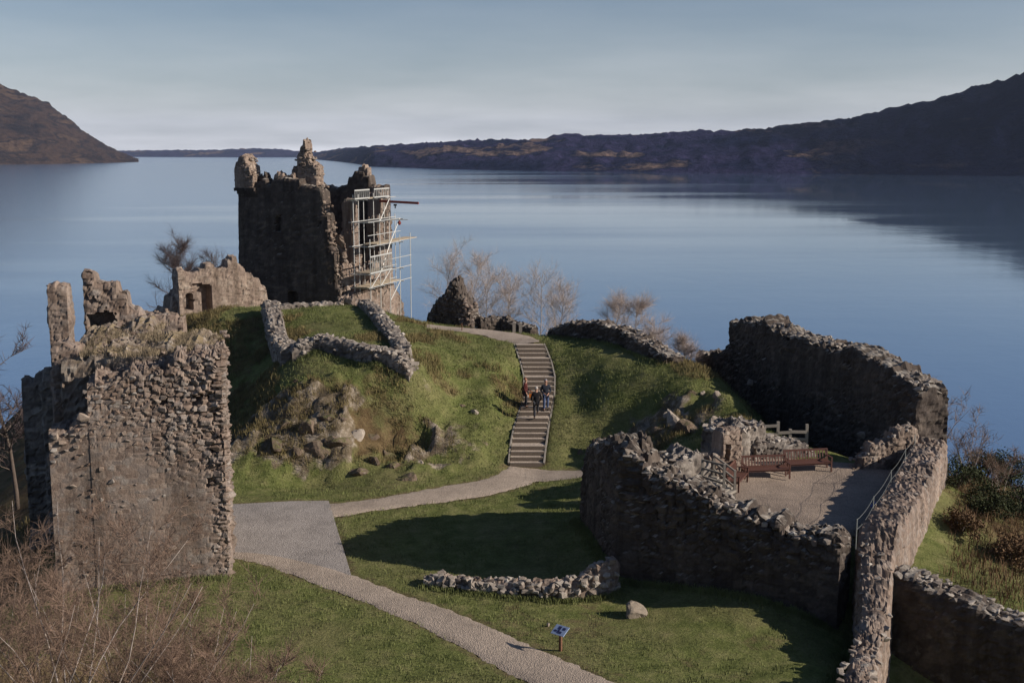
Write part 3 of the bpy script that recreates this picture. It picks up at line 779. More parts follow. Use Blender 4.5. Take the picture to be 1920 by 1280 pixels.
def stone(parent, pos, size, mat='stone', name='stone', rot=None):
    o = bpy.data.objects.new(name, random.choice(BANK[mat]))
    o.parent = parent
    org = np.array(parent.location)
    o.location = tuple(np.asarray(pos, float) - org)
    o.scale = size
    o.rotation_euler = rot if rot is not None else (random.uniform(-.3, .3), random.uniform(-.3, .3), random.uniform(0, 6.28))
    COL.objects.link(o)
    return o
def stuff_stones(name, parent, items, mat):
    """many small stones joined: items = (pos, size)"""
    VV, FF, TT, k = [], [], [], 0
    for pos, size in items:
        hv, hf = random.choice(HULLS)
        a = random.uniform(0, 6.28); b = random.uniform(-.4, .4); ca, sa, cb, sb = math.cos(a), math.sin(a), math.cos(b), math.sin(b)
        v = hv * np.asarray(size)
        v = v @ np.array([[ca, sa, 0], [-sa, ca, 0], [0, 0, 1]]) @ np.array([[1, 0, 0], [0, cb, sb], [0, -sb, cb]])
        VV.append(v + np.asarray(pos)); FF += [[i + k for i in f] for f in hf]; TT += [random.random()] * len(v); k += len(v)
    o = mk(name, np.vstack(VV), FF, mat, parent, attrs={'tint': np.array(TT), 'joint': np.zeros(k)})
    return tag(o, kind='stuff')
def along(path, f):
    p = dens(path, 400); i = int(np.clip(f, 0, 1) * 399); q = p[min(i + 1, 399)] - p[max(i - 1, 0)]; q = q / np.linalg.norm(q)
    return p[i], np.array([q[1], -q[0]]), q
N_PIECE = {}
def crest(parent, path, thick, top, n, mat, smin=.12, smax=.30, name='loose_stones', jitter=.9, rise=0.02):
    """loose stones lying along a broken wall head: those large enough to pick out are pieces of their own"""
    P = np.array(path, float); L = np.linalg.norm(np.diff(P, axis=0), axis=1).sum()
    ts = np.array([t[0] for t in top]); tz = np.array([t[1] for t in top]); it = []
    for _ in range(int(n * 1.3)):
        f = random.random(); p, nn, q = along(path, f)
        o = random.uniform(-.5, .5) * thick * jitter; s = random.uniform(smin, smax)
        pos = (p[0] + nn[0] * o, p[1] + nn[1] * o, np.interp(f * L, ts, tz) + rise + random.uniform(-.07, .04)); size = (s * random.uniform(.9, 1.6), s, s * random.uniform(.45, .8))
        if s * 1.25 * F / p[1] >= 9.0 and N_PIECE.get(parent.name, 0) < 140:
            N_PIECE[parent.name] = N_PIECE.get(parent.name, 0) + 1
            stone(parent, pos, size)
        else: it.append((pos, size))
    if it: stuff_stones(name, parent, it, mat)
def hbot(d=0.5):
    return lambda x, y: base_h(x, y) - d

# ---- gatehouse ruin at the left
GR = atz(437, 1078, 0)                      # its lower right corner
gd = np.array([0.988, 0.155]); gd /= np.linalg.norm(gd); gn = np.array([gd[1], -gd[0]])
GL = 6.40; GS = 0.95
gA = GR[:2] - gd * GL - gn * 0.9; gB = GR[:2] - gn * 0.9 - gd * 0.12
gate = thing('gatehouse_ruin', 'massive broken brown rubble gatehouse wall with dry grass on top, at the left', 'ruin', (GR[0] - 3.6, GR[1] + 2.5, 0))
def gz_px(py, Y=43.2): return zat(py, Y)
gtop = [(max(0, a - GS), gz_px(b)) for a, b in ((.95, 792), (2.15, 788), (2.3, 722), (2.7, 700), (4.0, 695), (5.2, 690), (5.8, 672), (6.7, 664), (7.35, 660))]
rough_fun = lambda u, z: 0.28 + 1.25 * np.clip((z - 4.4) / 2.2 + (u + GS - 4.6) / 6, 0, 1) + 1.3 * np.clip((u + GS - 6.5) / 0.6, 0, 1)
wall('front_wall', gate, [gA, gB], 1.8, gtop, hbot(0.6), 'brown_rubble', ds=.058, dz=.058, cwid=.29, chgt=.19, relief=.048, rag=.20, batter=.026, rfun=rough_fun, seed=3,
     niches=((5.2, 5.5, 6.7, 7.05, .25), (5.8, 6.05, 4.9, 5.15, .2), (4.0, 4.25, 6.75, 7.0, .2), (5.6, 5.85, 3.6, 3.85, .22)))
cA = gA - gn * 3.0 + gd * 0.2; cB = gB - gn * 3.0 - gd * 0.7
wall('rubble_core', gate, [cA, cB], 4.2, [(0, 8.05), (1.5, 8.25), (3.5, 8.45), (4.8, 8.6), (5.6, 8.5)], hbot(0.5), 'grassy_rubble', ds=.11, dz=.16, cwid=.3, chgt=.24, relief=.06, rag=.2, seed=5, top_bulge=.1)
cA2 = gA - gn * 6.2 + gd * 0.0; cB2 = gB - gn * 6.2 - gd * 3.3
wall('rubble_core', gate, [cA2, cB2], 2.6, [(0, 8.35), (1.5, 8.7), (3.6, 8.8)], hbot(0.5), 'grassy_rubble', ds=.11, dz=.16, cwid=.3, chgt=.24, relief=.07, rag=.25, seed=6, top_bulge=.15)
uY = 50.2
def ux(px): return at(px, 600, uY)[0]
upath = [(ux(166), uY - .1), (ux(342), uY + .35)]
uL = np.linalg.norm(np.array(upath[1]) - np.array(upath[0]))
def us(px): return (px - 166) / (342 - 166) * uL
wall('upper_wall', gate, upath, 0.9, [(us(166), zat(505, uY)), (us(176), zat(506, uY)), (us(185), zat(522, uY)), (us(192), zat(530, uY)), (us(215), zat(528, uY)), (us(232), zat(537, uY)), (us(244), zat(555, uY)), (us(252), zat(583, uY)), (us(275), zat(588, uY)), (us(310), zat(592, uY)), (us(342), zat(600, uY))],
     7.2, 'brown_rubble', ds=.08, dz=.08, relief=.05, rag=.14, seed=7, niches=((0.12, us(222), 7.4, zat(585, uY), .75),))
pY = 46.6
def bx(px, Y): return at(px, 600, Y)[0]
wall('pillar', gate, [(bx(97, pY), pY), (bx(131, pY), pY + .1)], 0.85, [(0, zat(534, pY)), (.35, zat(531, pY)), (.72, zat(540, pY))], 3.0, 'brown_rubble', ds=.07, dz=.08, relief=.05, rag=.1, batter=.02, seed=8)
wall('broken_stub', gate, [(bx(103, 45.2), 45.2), (bx(160, 45.2), 45.3)], 1.3, [(0, zat(655, 45.2)), (.4, zat(640, 45.2)), (.8, zat(655, 45.2)), (1.17, zat(690, 45.2))], 3.0, 'brown_rubble', ds=.08, dz=.08, relief=.07, rag=.2, seed=9)
# stones standing out of its face and scattered on its head
cand = []
gt_s = np.array([t[0] for t in gtop]); gt_z = np.array([t[1] for t in gtop])
for _ in range(5200):
    u = random.uniform(.1, GL - .05); zt = float(np.interp(u, gt_s, gt_z)); z = random.uniform(.3, zt - .05)
    w = 0.02 + 0.75 * max(0, min(1, (z - 4.6) / 2.4 + (u + GS - 4.4) / 6)) + (0.6 if u > 5.75 else 0) + (0.25 if z > zt - 1.2 else 0)
    if random.random() > w: continue
    s = random.uniform(.13, .24) * (1.25 if z > 5 else 1)
    s *= .85
    if random.random() < .12: s *= 1.7
    if any((u - c[0]) ** 2 + ((z - c[1]) * 1.3) ** 2 < (0.62 * (s + c[2])) ** 2 for c in cand): continue
    cand.append((u, z, s))
cand.sort(key=lambda c: -c[2])
small = []
for i_, (u, z, s) in enumerate(cand):
    p = GR[:2] - gd * (GL - u) + gn * (0.0 + 0.026 * (8 - z) - 0.03)
    if i_ < 285: stone(gate, (p[0], p[1], z), (s * random.uniform(1.0, 1.6), s * random.uniform(.7, 1.0), s * random.uniform(.65, 1.0)), 'brown_stone', rot=(random.uniform(-.25, .25), random.uniform(-.3, .3), math.atan2(gd[1], gd[0]) + random.uniform(-.25, .25)))
    else: small.append(((p[0], p[1], z), (s * 1.3, s, s * .8)))
for _ in range(260):
    u = random.uniform(1.0, GL - .3); b_ = random.uniform(-.4, 7.2)
    if b_ > 4.8 and u > 3.2: continue
    p = GR[:2] - gd * (GL - u) - gn * (0.6 + b_)
    zt = float(np.interp(u, gt_s, gt_z)) if b_ < 1 else 8.3 + 0.06 * b_
    s = random.uniform(.10, .26)
    small.append(((p[0], p[1], zt + .02), (s * 1.4, s, s * .7)))
stuff_stones('loose_stones', gate, small, 'brown_rubble')

# blades: one mesh of many thin grass or straw blades
def blades(name, pts, hmin, hmax, mat, parent=None, per=5, width=.012, lean=.5, label=None, kind='stuff', spread=.08):
    pts = np.asarray(pts, float); n = len(pts) * per
    c = np.repeat(pts, per, axis=0) + np.c_[RNG.normal(0, spread, n), RNG.normal(0, spread, n), np.zeros(n)]
    a = RNG.uniform(0, 2 * np.pi, n); h = RNG.uniform(hmin, hmax, n); ln = RNG.uniform(.1, 1, n) * lean * h
    b = RNG.uniform(0, 2 * np.pi, n); wx, wy = np.cos(a) * width, np.sin(a) * width
    p0 = c - np.c_[wx, wy, np.zeros(n) + .02]; p1 = c + np.c_[wx, wy, np.zeros(n) - .02]
    mid = c + np.c_[np.cos(b) * ln * .35, np.sin(b) * ln * .35, h * .6]
    tip = c + np.c_[np.cos(b) * ln, np.sin(b) * ln, h]
    m0 = mid - np.c_[wx, wy, np.zeros(n)] * .7; m1 = mid + np.c_[wx, wy, np.zeros(n)] * .7
    V = np.stack([p0, p1, m0, m1, tip], 1).reshape(-1, 3)
    k = np.arange(n)[:, None] * 5
    Fq = [tuple(r) for r in (k + np.array([0, 1, 3, 2])).tolist()] + [tuple(r) for r in (k + np.array([2, 3, 4])).tolist()]
    o = mk(name, V, Fq, mat, parent)
    return tag(o, label, kind=kind)
tuft = []
for _ in range(1500):
    u = random.uniform(.9, GL - .5); b_ = random.uniform(.6, 6.4)
    if b_ > 4.6 and u > 3.4: continue
    if b_ > 3 and u > 5.2: continue
    p = GR[:2] - gd * (GL - u) - gn * (0.6 + b_)
    if fbm(np.array([p[0] * .9]), np.array([p[1] * .9]), 2.0, 2, 77)[0] < -0.15: continue
    tuft.append((p[0], p[1], 8.15 + .06 * b_ + .06 * u))
blades('dry_grass', tuft, .06, .26, 'dull_straw', gate, per=11, width=.009, lean=1.1, spread=.12)

# ---- low wall fragment left of the gatehouse
fr = thing('wall_fragment', 'pale broken wall top left of the tall ruin, half hidden in shade', 'ruin', (*at(75, 800, 49)[:2], 0))
wall('wall', fr, [(bx(36, 49), 49), (bx(84, 49), 49.2)], .8, [(0, zat(712, 49)), (.4, zat(708, 49)), (.75, zat(700, 49)), (1.07, zat(705, 49))], hbot(1.0), 'grey_rubble', ds=.09, dz=.09, relief=.06, rag=.25, seed=12)
wall('wall', fr, [(bx(88, 49), 48.2), (bx(110, 49), 48.3)], .8, [(0, zat(715, 48.5)), (.2, zat(697, 48.5)), (.5, zat(694, 48.5))], hbot(1.0), 'grey_rubble', ds=.09, dz=.09, relief=.06, rag=.15, seed=13)

# ---- roofless hall wall in front of the tower
hY0, hY1 = 80.5, 84.0
hp = [(bx(332, hY0), hY0), (bx(498, hY1), hY1)]
hL = np.linalg.norm(np.array(hp[1]) - np.array(hp[0]))
def hs(px): return (px - 332) / (498 - 332) * hL
def hz(py, px): return zat(py, hY0 + (hY1 - hY0) * (px - 332) / 166)
hall = thing('ruined_hall', 'sunlit pinkish ruined hall wall with a tall doorway, left of the great tower', 'ruin', (hp[0][0] + 3, 83, 4))
htop = [(hs(a), hz(b, a)) for a, b in ((332, 506), (342, 503), (346, 511), (362, 509), (378, 502), (388, 494), (402, 503), (413, 504), (421, 490), (431, 482), (440, 483), (448, 495), (452, 506), (468, 514), (482, 526), (492, 542), (498, 562))]
wall('wall', hall, hp, 1.3, htop, hbot(1.2), 'pink_rubble', ds=.11, dz=.11, relief=.05, rag=.12, batter=.02, seed=21,
     niches=((hs(374), hs(390), 2.5, hz(532, 380), 1.0), (hs(344), hs(357), hz(578, 350), hz(549, 350), .7), (hs(359), hs(372), hz(545, 365), hz(530, 365), .3)))
hq = [(bx(298, 81), 80.2), (bx(345, 82), 81.4)]
wall('rubble_base', hall, hq, 1.6, [(0, zat(592, 80.5)), (.6, zat(580, 80.5)), (1.1, zat(560, 80.5)), (1.7, zat(545, 80.5))], hbot(1.0), 'pink_rubble', ds=.11, dz=.13, relief=.07, rag=.25, seed=22)

# ---- the great tower
TB = np.array([bx(641, 107.0), 107.0]); td = np.array([.951, -.309]); tw = np.array([.309, .951])
TLEN, TWID = 10.35, 11.4
TA = TB - td * TLEN
tower = thing('castle_tower', 'tall ruined square stone tower with a shaded face and broken battlements', 'tower', (*(TA + td * 5 + tw * 5), 0))
def tz_(py, Y=108): return zat(py, Y)
def ts_(px): return (px - 453) / (640 - 453) * TLEN
th = 1.5
ctr = lambda p, q, inward: [tuple(p + inward * th / 2), tuple(q + inward * th / 2)]
ftop = [(ts_(a), tz_(b)) for a, b in ((453, 352), (486, 352), (492, 336), (500, 335), (512, 352), (520, 334), (560, 334), (575, 352), (592, 349), (604, 356), (612, 388), (618, 420), (624, 460), (630, 500), (636, 545), (641, 570))]
wall('front_wall', tower, ctr(TA, TB, tw), th, ftop, hbot(1.0), 'shaded_rubble', ds=.15, dz=.15, cwid=.5, chgt=.3, relief=.05, rag=.16, batter=.012, seed=31,
     niches=((ts_(523), ts_(531), tz_(435), tz_(405), .5), (ts_(543), ts_(560), .2, tz_(548), .9), (ts_(602), ts_(606), tz_(424), tz_(414), .3)))
TC = TB + tw * TWID; TD = TA + tw * TWID
wall('left_wall', tower, ctr(TD, TA, td), th, [(0, tz_(345, 116)), (4, tz_(350, 112)), (TWID, tz_(352))], hbot(1.0), 'shaded_rubble', ds=.3, dz=.3, cwid=.5, chgt=.3, relief=.05, rag=.2, seed=32)
btop = [(0, tz_(340, 115)), (2.5, tz_(345, 115)), (4, tz_(350, 115)), (6, tz_(352, 115)), (6.6, tz_(332, 115)), (7.6, tz_(324, 115)), (8.6, tz_(336, 115)), (9.0, tz_(350, 115)), (TLEN, tz_(352, 115))]
# rear wall runs right to left seen from outside; its inner side shows above the breach
wall('rear_wall', tower, ctr(TD + tw * .0, TC, -tw), th, [(0, tz_(342, 117)), (3, tz_(346, 117)), (5.0, tz_(350, 117)), (6.4, tz_(346, 117)), (6.8, tz_(326, 117)), (7.8, tz_(320, 117)), (8.6, tz_(332, 117)), (8.9, tz_(348, 117)), (TLEN, tz_(350, 117))], hbot(1.0), 'shaded_rubble', ds=.2, dz=.25, cwid=.5, chgt=.3, relief=.05, rag=.25, seed=33)
# breached side: strips of standing wall between gaps, and a rubble talus
def rs(f): return f * TWID
wall('side_wall', tower, ctr(TB + tw * 8.7, TC, -td), th * .9, [(0, tz_(440, 115)), (.35, tz_(400, 115)), (.6, tz_(366, 115)), (1.0, tz_(350, 116)), (1.8, tz_(350, 117)), (2.4, tz_(358, 118)), (2.7, tz_(368, 118))], hbot(1.0), 'brown_rubble', ds=.14, dz=.15, cwid=.45, chgt=.3, relief=.09, rag=.3, seed=34,
     niches=((.9, 1.7, tz_(448, 117), tz_(395, 117), .9),))
wall('side_wall', tower, ctr(TB + tw * 1.0, TB + tw * 8.9, -td), th * .9, [(0, tz_(440, 108)), (.5, tz_(470, 108)), (.9, tz_(500, 108)), (1.6, tz_(505, 109)), (2.2, tz_(480, 110)), (2.4, tz_(384, 111)), (3.0, tz_(374, 111)), (3.3, tz_(455, 112)), (3.8, tz_(500, 112)), (5.6, tz_(510, 113)), (6.6, tz_(502, 114)), (7.9, tz_(492, 115))], hbot(1.0), 'brown_rubble', ds=.14, dz=.15, cwid=.45, chgt=.3, relief=.10, rag=.4, seed=35,
     niches=((.9, 2.1, tz_(492, 109), tz_(474, 109), .9), (3.6, 5.3, tz_(534, 112), tz_(515, 112), .9)))
wall('talus', tower, [tuple(TB + td * .6 + tw * -.4), tuple(TB + td * .5 + tw * 6), tuple(TB + td * .6 + tw * 10.8)], 1.8, [(0, tz_(562, 107)), (2, tz_(550, 108)), (5, tz_(540, 110)), (8, tz_(532, 114)), (10, tz_(545, 117)), (11.5, tz_(565, 118))], hbot(1.5), 'brown_rubble', ds=.18, dz=.2, relief=.14, rag=.5, batter=.06, seed=36, top_bulge=.3)
# corbelled corner turret
tq = TA + td * 1.05 + tw * .75
wall('turret', tower, [tuple(tq - td * 1.2 - tw * .1), tuple(tq + td * .7 - tw * .1)], 1.9, [(0, tz_(312)), (.2, tz_(304)), (.45, tz_(295)), (.9, tz_(292)), (1.3, tz_(299)), (1.5, tz_(316)), (1.9, tz_(336))], tz_(356), 'pink_rubble', ds=.10, dz=.10, cwid=.34, chgt=.24, relief=.06, rag=.28, batter=.0, seed=41)
cb = MB()
for i_ in range(4):
    e = i_ * .13; zc = tz_(353) - .16 - i_ * .28
    M = Matrix(((td[0], tw[0], 0), (td[1], tw[1], 0), (0, 0, 1)))
    cb.box((tq[0] - td[0] * (.2 - e) - tw[0] * (.1 - e), tq[1] - td[1] * (.2 - e) - tw[1] * (.1 - e), zc), (2.1 - e, 2.2 - e, .3), M)
cb.build('corbel', 'shaded_rubble', tower)
# gable with chimney on the wall head
gq = TA + td * ts_(568) + tw * 1.9
GAB = [(0, tz_(316)), (.22, tz_(315)), (.26, tz_(300)), (.5, tz_(299)), (.54, tz_(287)), (.8, tz_(286)), (.84, tz_(277)), (1.02, tz_(276)), (1.06, tz_(267)), (1.32, tz_(267)), (1.36, tz_(280)), (1.6, tz_(282)), (1.64, tz_(296)), (1.9, tz_(299)), (1.94, tz_(312)), (2.4, tz_(316))]
wall('chimney_gable', tower, [tuple(gq - td * 1.25), tuple(gq + td * 1.15)], 1.3, GAB, tz_(360), 'pink_rubble', ds=.09, dz=.09, cwid=.32, chgt=.24, relief=.07, rag=.4, seed=42)
mq = TA + td * ts_(535) + tw * 1.1
wall('battlement', tower, [tuple(mq - td * 1.25), tuple(mq + td * 1.2)], .9, [(0, tz_(338)), (.2, tz_(327)), (.9, tz_(325)), (1.3, tz_(331)), (1.9, tz_(330)), (2.4, tz_(342))], tz_(362), 'pink_rubble', ds=.1, dz=.1, cwid=.3, chgt=.22, relief=.06, rag=.22, seed=44)
mq = TA + td * ts_(498) + tw * .9
wall('battlement', tower, [tuple(mq - td * .55), tuple(mq + td * .5)], .9, [(0, tz_(332)), (.5, tz_(329)), (1.0, tz_(341))], tz_(362), 'shaded_rubble', ds=.1, dz=.1, cwid=.3, chgt=.22, relief=.06, rag=.22, seed=45)
gq2 = TB + tw * (TWID - .8) - td * 2.3
wall('merlon', tower, [tuple(gq2 - td * .5), tuple(gq2 + td * .45)], .9, [(0, tz_(312, 116)), (.5, tz_(308, 116)), (.95, tz_(316, 116))], tz_(360, 116), 'pink_rubble', ds=.09, dz=.09, cwid=.3, chgt=.22, relief=.06, rag=.25, seed=43)
crest(tower, [tuple(gq - td * 1.25), tuple(gq + td * 1.15)], 1.4, GAB, 50, 'pink_rubble', .2, .42)
crest(tower, [tuple(tq - td * 1.15 - tw * .1), tuple(tq + td * .7 - tw * .1)], 1.8, [(0, tz_(312)), (.2, tz_(304)), (.45, tz_(295)), (.9, tz_(293)), (1.3, tz_(299)), (1.5, tz_(316)), (1.9, tz_(336))], 50, 'pink_rubble', .2, .42)
crest(tower, [tuple(TA + tw * .7), tuple(TB + tw * .7 - td * 1.6)], 1.3, [(0, tz_(350)), (9, tz_(350))], 90, 'pink_rubble', .15, .4)
ed = []
for a, b in ((604, 356), (612, 388), (618, 420), (624, 460), (630, 500), (636, 545), (641, 568)): ed.append((ts_(a), tz_(b)))
ei = []
for _ in range(240):
    z = random.uniform(ed[-1][1], ed[0][1]); s_at = float(np.interp(-z, [-e[1] for e in ed], [e[0] for e in ed]))
    p = TA + td * (s_at + random.uniform(-.25, .12)) + tw * random.uniform(.05, 1.5)
    s = random.uniform(.2, .42); ei.append(((p[0], p[1], z), (s * 1.3, s, s * .8)))
stuff_stones('broken_edge_stones', tower, ei, 'pink_rubble')

# ---- scaffolding on its broken side
scf = thing('scaffolding', 'steel tube scaffolding with board decks on the breached side of the tower', 'scaffold', (*(TB + td * 3), .2))
def sp(a, b, z): # a: out from the side wall, b: along it
    p = TB + td * a + tw * b
    return (p[0], p[1], z)
zdeck = [tz_(565, 110), tz_(533, 110), tz_(508, 110), tz_(456, 111), tz_(412, 111), tz_(372, 112)]
for b in (0.8, 1.9, 3.0, 5.2, 7.6, 10.2):
    for a in (1.0, 2.6):
        if b == 1.9 and a > 2: continue
        zt = tz_(362, 112) if (b < 8 and a < 2) else (tz_(405, 112) if a < 2 else (tz_(398, 112) if b in (3.0, 5.2) else tz_(440, 113)))
        pz = H(*sp(a, b, 0)[:2]) - .3
        MB().tube([sp(a, b, pz), sp(a, b, zt)], .042, 6).build('upright', 'galvanised_steel', scf)
for zi, z in enumerate(zdeck[1:]):
    for a in (1.0, 2.6):
        if z > tz_(400, 112) and a > 2: continue
        b1 = 10.4 if a < 2 or zi < 2 else 7.8
        MB().tube([sp(a, .4, z), sp(a, b1, z)], .04, 6).build('ledger', 'galvanised_steel', scf)
        if a > 2 and zi in (1, 2): MB().tube([sp(a, .4, z + 1.0), sp(a, b1, z + 1.0)], .035, 6).build('guard_rail', 'galvanised_steel', scf)
    for b in (.8, 3.0, 5.2, 7.6):
        MB().tube([sp(.5, b, z - .05), sp(3.0 if z < tz_(400, 112) else 1.4, b, z - .05)], .045, 6).build('transom', 'galvanised_steel', scf)
for (b0, b1, za, zb) in ((.8, 3.0, zdeck[1], zdeck[2]), (3.0, 5.2, zdeck[1], zdeck[2]), (5.2, 7.6, zdeck[0], zdeck[1]), (3.0, 5.2, zdeck[4], zdeck[5]), (3.0, 5.2, zdeck[2], zdeck[3]), (5.2, 7.6, zdeck[3], zdeck[4])):
    MB().tube([sp(2.64, b0, za), sp(2.64, b1, zb)], .045, 6).build('brace', 'galvanised_steel', scf)
for (z, b0, b1, a0, a1) in ((zdeck[1] + .08, .4, 7.8, 1.1, 2.5), (zdeck[2] + .08, .8, 5.4, 1.1, 2.5), (zdeck[3] + .08, 2.6, 12.2, 1.1, 2.5), (zdeck[5] + .08, .4, 7.8, .3, 1.3)):
    k = 4
    for i_ in range(k):
        a = a0 + (a1 - a0) * (i_ + .5) / k
        MB().beam(sp(a, b0, z), sp(a, b1, z), .9 * (a1 - a0) / k, .06).build('deck_board', 'scaffold_board', scf)
# mesh hoarding panel and its pickets, as two slatted balustrades at the top deck
for (b0, b1, a, z0, hh, name) in ((.4, 3.4, 1.4, zdeck[5] + .15, .75, 'baluster'), (4.6, 7.9, 1.4, zdeck[5] + .15, .75, 'baluster'), (.6, 5.3, 2.72, zdeck[2] + .1, 1.5, 'hoarding_slat')):
    nb = int((b1 - b0) / .38)
    for i_ in range(nb + 1):
        b = b0 + (b1 - b0) * i_ / nb
        MB().beam(sp(a, b, z0), sp(a, b, z0 + hh), .13, .04, up=(1, 0, 0)).build(name, 'galvanised_steel', scf)
    for zz_ in (z0, z0 + hh):
        MB().beam(sp(a, b0 - .1, zz_), sp(a, b1 + .1, zz_), .05, .12).build('balustrade_rail', 'galvanised_steel', scf)
# hoist beam standing out to the right
hb0, hb1 = at(712, 377, 113), at(785, 381, 112)
hoist = MB().beam(hb0, hb1, .16, .22).build('hoist_beam', 'red_steel', scf)
tr_ = at(741, 382, 112.6)
MB().box((tr_[0], tr_[1], tr_[2] - .12), (.3, .14, .16)).build('trolley', 'bench_iron', hoist)
MB().tube([(tr_[0], tr_[1], tr_[2] - .2), (tr_[0], tr_[1], tr_[2] - .45)], .06, 6).build('hook', 'bench_iron', hoist)
l0, l1 = at(690, 411, 113), at(765, 412, 112)
MB().tube([l0, l1], .035, 6).build('jib_pole', 'galvanised_steel', scf)
q_ = at(749, 419, 112.2)
bm_ = MB().tube([(q_[0], q_[1], q_[2] + .3), (q_[0], q_[1], q_[2] + .15), (q_[0], q_[1], q_[2]), (q_[0], q_[1], q_[2] - .15)], [.03, .14, .17, .05], 8); bm_.build('counterweight', 'red_steel', scf)
MB().tube([q_ + np.array([0, 0, .3]), at(749, 412, 112.2)], .02, 5).build('cable', 'bench_iron', scf)

# ---- low stone enclosure on the mound
enc = thing('enclosure_wall', 'low grey dry-stone enclosure walls round the grass plot on the mound', 'stone wall', (*atz(640, 640, 5.1)[:2], 5.0))
def onm(px, py, z): p = atz(px, py, z); return (p[0], p[1])
e_left = [onm(507, 580, 5.7), onm(520, 606, 5.55), onm(532, 635, 5.3), onm(545, 655, 5.1)]
e_front = [onm(545, 655, 5.1), onm(600, 652, 5.1), onm(660, 665, 4.9), onm(720, 683, 4.55), onm(776, 702, 4.15)]
e_right = [onm(682, 578, 5.55), onm(708, 598, 5.4), onm(728, 625, 5.15), onm(742, 655, 4.8), onm(758, 688, 4.35)]
e_back = [onm(512, 579, 5.65), onm(570, 574, 5.7), onm(640, 573, 5.6)]
cnt = 0; rest = []
for path, thk, hgt, nst, seed in ((e_left, 1.1, .75, 90, 51), (e_front, .95, .55, 105, 52), (e_right, .9, .5, 85, 53), (e_back, .7, .22, 22, 54)):
    L = np.linalg.norm(np.diff(np.array(path), axis=0), axis=1).sum()
    tp = [(f * L, H(*along(path, f)[0]) + hgt * (0.85 if f > .9 else 1)) for f in np.linspace(0, 1, 9)]
    wall('wall_core', enc, path, thk, tp, hbot(.4), 'grey_rubble', ds=.12, dz=.11, cwid=.32, chgt=.22, relief=.055, rag=.12, seed=seed)
    for i_ in range(int(nst * 1.5)):
        f = random.random(); p, nn, q = along(path, f)
        zt = H(*p) + hgt
        if random.random() < .55: o = random.uniform(-.42, .42) * thk; z = zt + random.uniform(-.04, .06)
        else: o = thk * .5 * random.choice((1, 1, -1)); z = H(*p) + random.uniform(.08, hgt)
        s = random.uniform(.16, .34); pos = (p[0] + nn[0] * o, p[1] + nn[1] * o, z)
        if i_ < nst and cnt < 298:
            stone(enc, pos, (s * random.uniform(1, 1.5), s * random.uniform(.8, 1.1), s * random.uniform(.55, .85))); cnt += 1
        else: rest.append((pos, (s * .8, s * .6, s * .5)))
stuff_stones('loose_stones', enc, rest, 'grey_rubble')

# ---- jagged wall stump at the head of the steps
sY = 77.5
sp0 = np.array([bx(806, sY + .4), sY + .4]); sp1 = np.array([bx(889, sY - .7), sY - .7]); sL = np.linalg.norm(sp1 - sp0)
stump = thing('wall_stump', 'dark pointed stump of wall beside the path above the steps', 'ruin', (*(sp0 + sp1) / 2, 4.5))
def ss(px): return (px - 806) / 83 * sL
stt = [(ss(a), zat(b, sY)) for a, b in ((806, 602), (811, 586), (820, 569), (832, 557), (841, 553), (846, 540), (853, 527), (858, 524), (863, 531), (870, 546), (879, 557), (889, 574))]
wall('wall', stump, [sp0, sp1], 1.3, stt, hbot(.6), 'shaded_rubble', ds=.08, dz=.09, cwid=.2, chgt=.2, relief=.09, rag=.22, seed=61, top_bulge=.0)
ei = []
for _ in range(150):
    f = random.random(); p = sp0 + (sp1 - sp0) * (0.55 + .47 * f); z = random.uniform(4.6, float(np.interp(sL * (.55 + .45 * f), [t[0] for t in stt], [t[1] for t in stt])))
    nn = np.array([(sp1 - sp0)[1], -(sp1 - sp0)[0]]) / sL
    o = random.uniform(-.65, .7) if f > .9 else random.choice((-.6, .68)); s = random.uniform(.15, .35)
    if f > .6: ei.append(((p[0] + nn[0] * o, p[1] + nn[1] * o, z), (s * 1.2, s, s * .7)))
stuff_stones('loose_stones', stump, ei, 'brown_rubble')
lw = thing('low_rubble_wall', 'low dark rubble wall trailing right from the pointed stump', 'stone wall', (*at(945, 612, 76.5)[:2], 4.6))
lpath = [(bx(898, 77), 77), (bx(940, 77.5), 77.5), (bx(1002, 76), 76)]
wall('wall', lw, lpath, .9, [(0, zat(601, 77)), (1.0, zat(597, 77)), (2.2, zat(600, 77)), (3.4, zat(612, 76))], hbot(.6), 'shaded_rubble', ds=.1, dz=.1, cwid=.3, chgt=.2, relief=.06, rag=.12, seed=62)
crest(lw, lpath, .8, [(0, zat(601, 77)), (1.0, zat(597, 77)), (2.2, zat(600, 77)), (3.4, zat(612, 76))], 60, 'grey_rubble', .1, .24)
for px, lab in ((964, 'left'), (976, 'right')):
    Yp = 73.6; x_ = bx(px, Yp); z0 = H(x_, Yp)
    g_ = thing('gate_post', 'short pale timber gate post at the %s of the gap above the steps' % ('near side' if lab == 'left' else 'far side'), 'post', (x_, Yp, z0), 'gate posts above the steps')
    MB().box((0, 0, .28), (.2, .2, .76)).build('shaft', 'weathered_timber', g_, local=True)
    MB().add([(-.12, -.12, .66), (.12, -.12, .66), (.12, .12, .66), (-.12, .12, .66), (0, 0, .74)], [(0, 3, 2, 1), (0, 1, 4), (1, 2, 4), (2, 3, 4), (3, 0, 4)]).build('cap', 'weathered_timber', g_, local=True)
x_ = bx(866, 73); pk = thing('marker_post', 'thin dark stake standing at the edge of the top path', 'post', (x_, 73, H(x_, 73)))
MB().tube([(0, 0, -.3), (0, 0, .42)], .03, 6).build('stake', 'dark_timber', pk, local=True)
MB().box((0, 0, .44), (.09, .09, .05)).build('cap', 'dark_timber', pk, local=True)

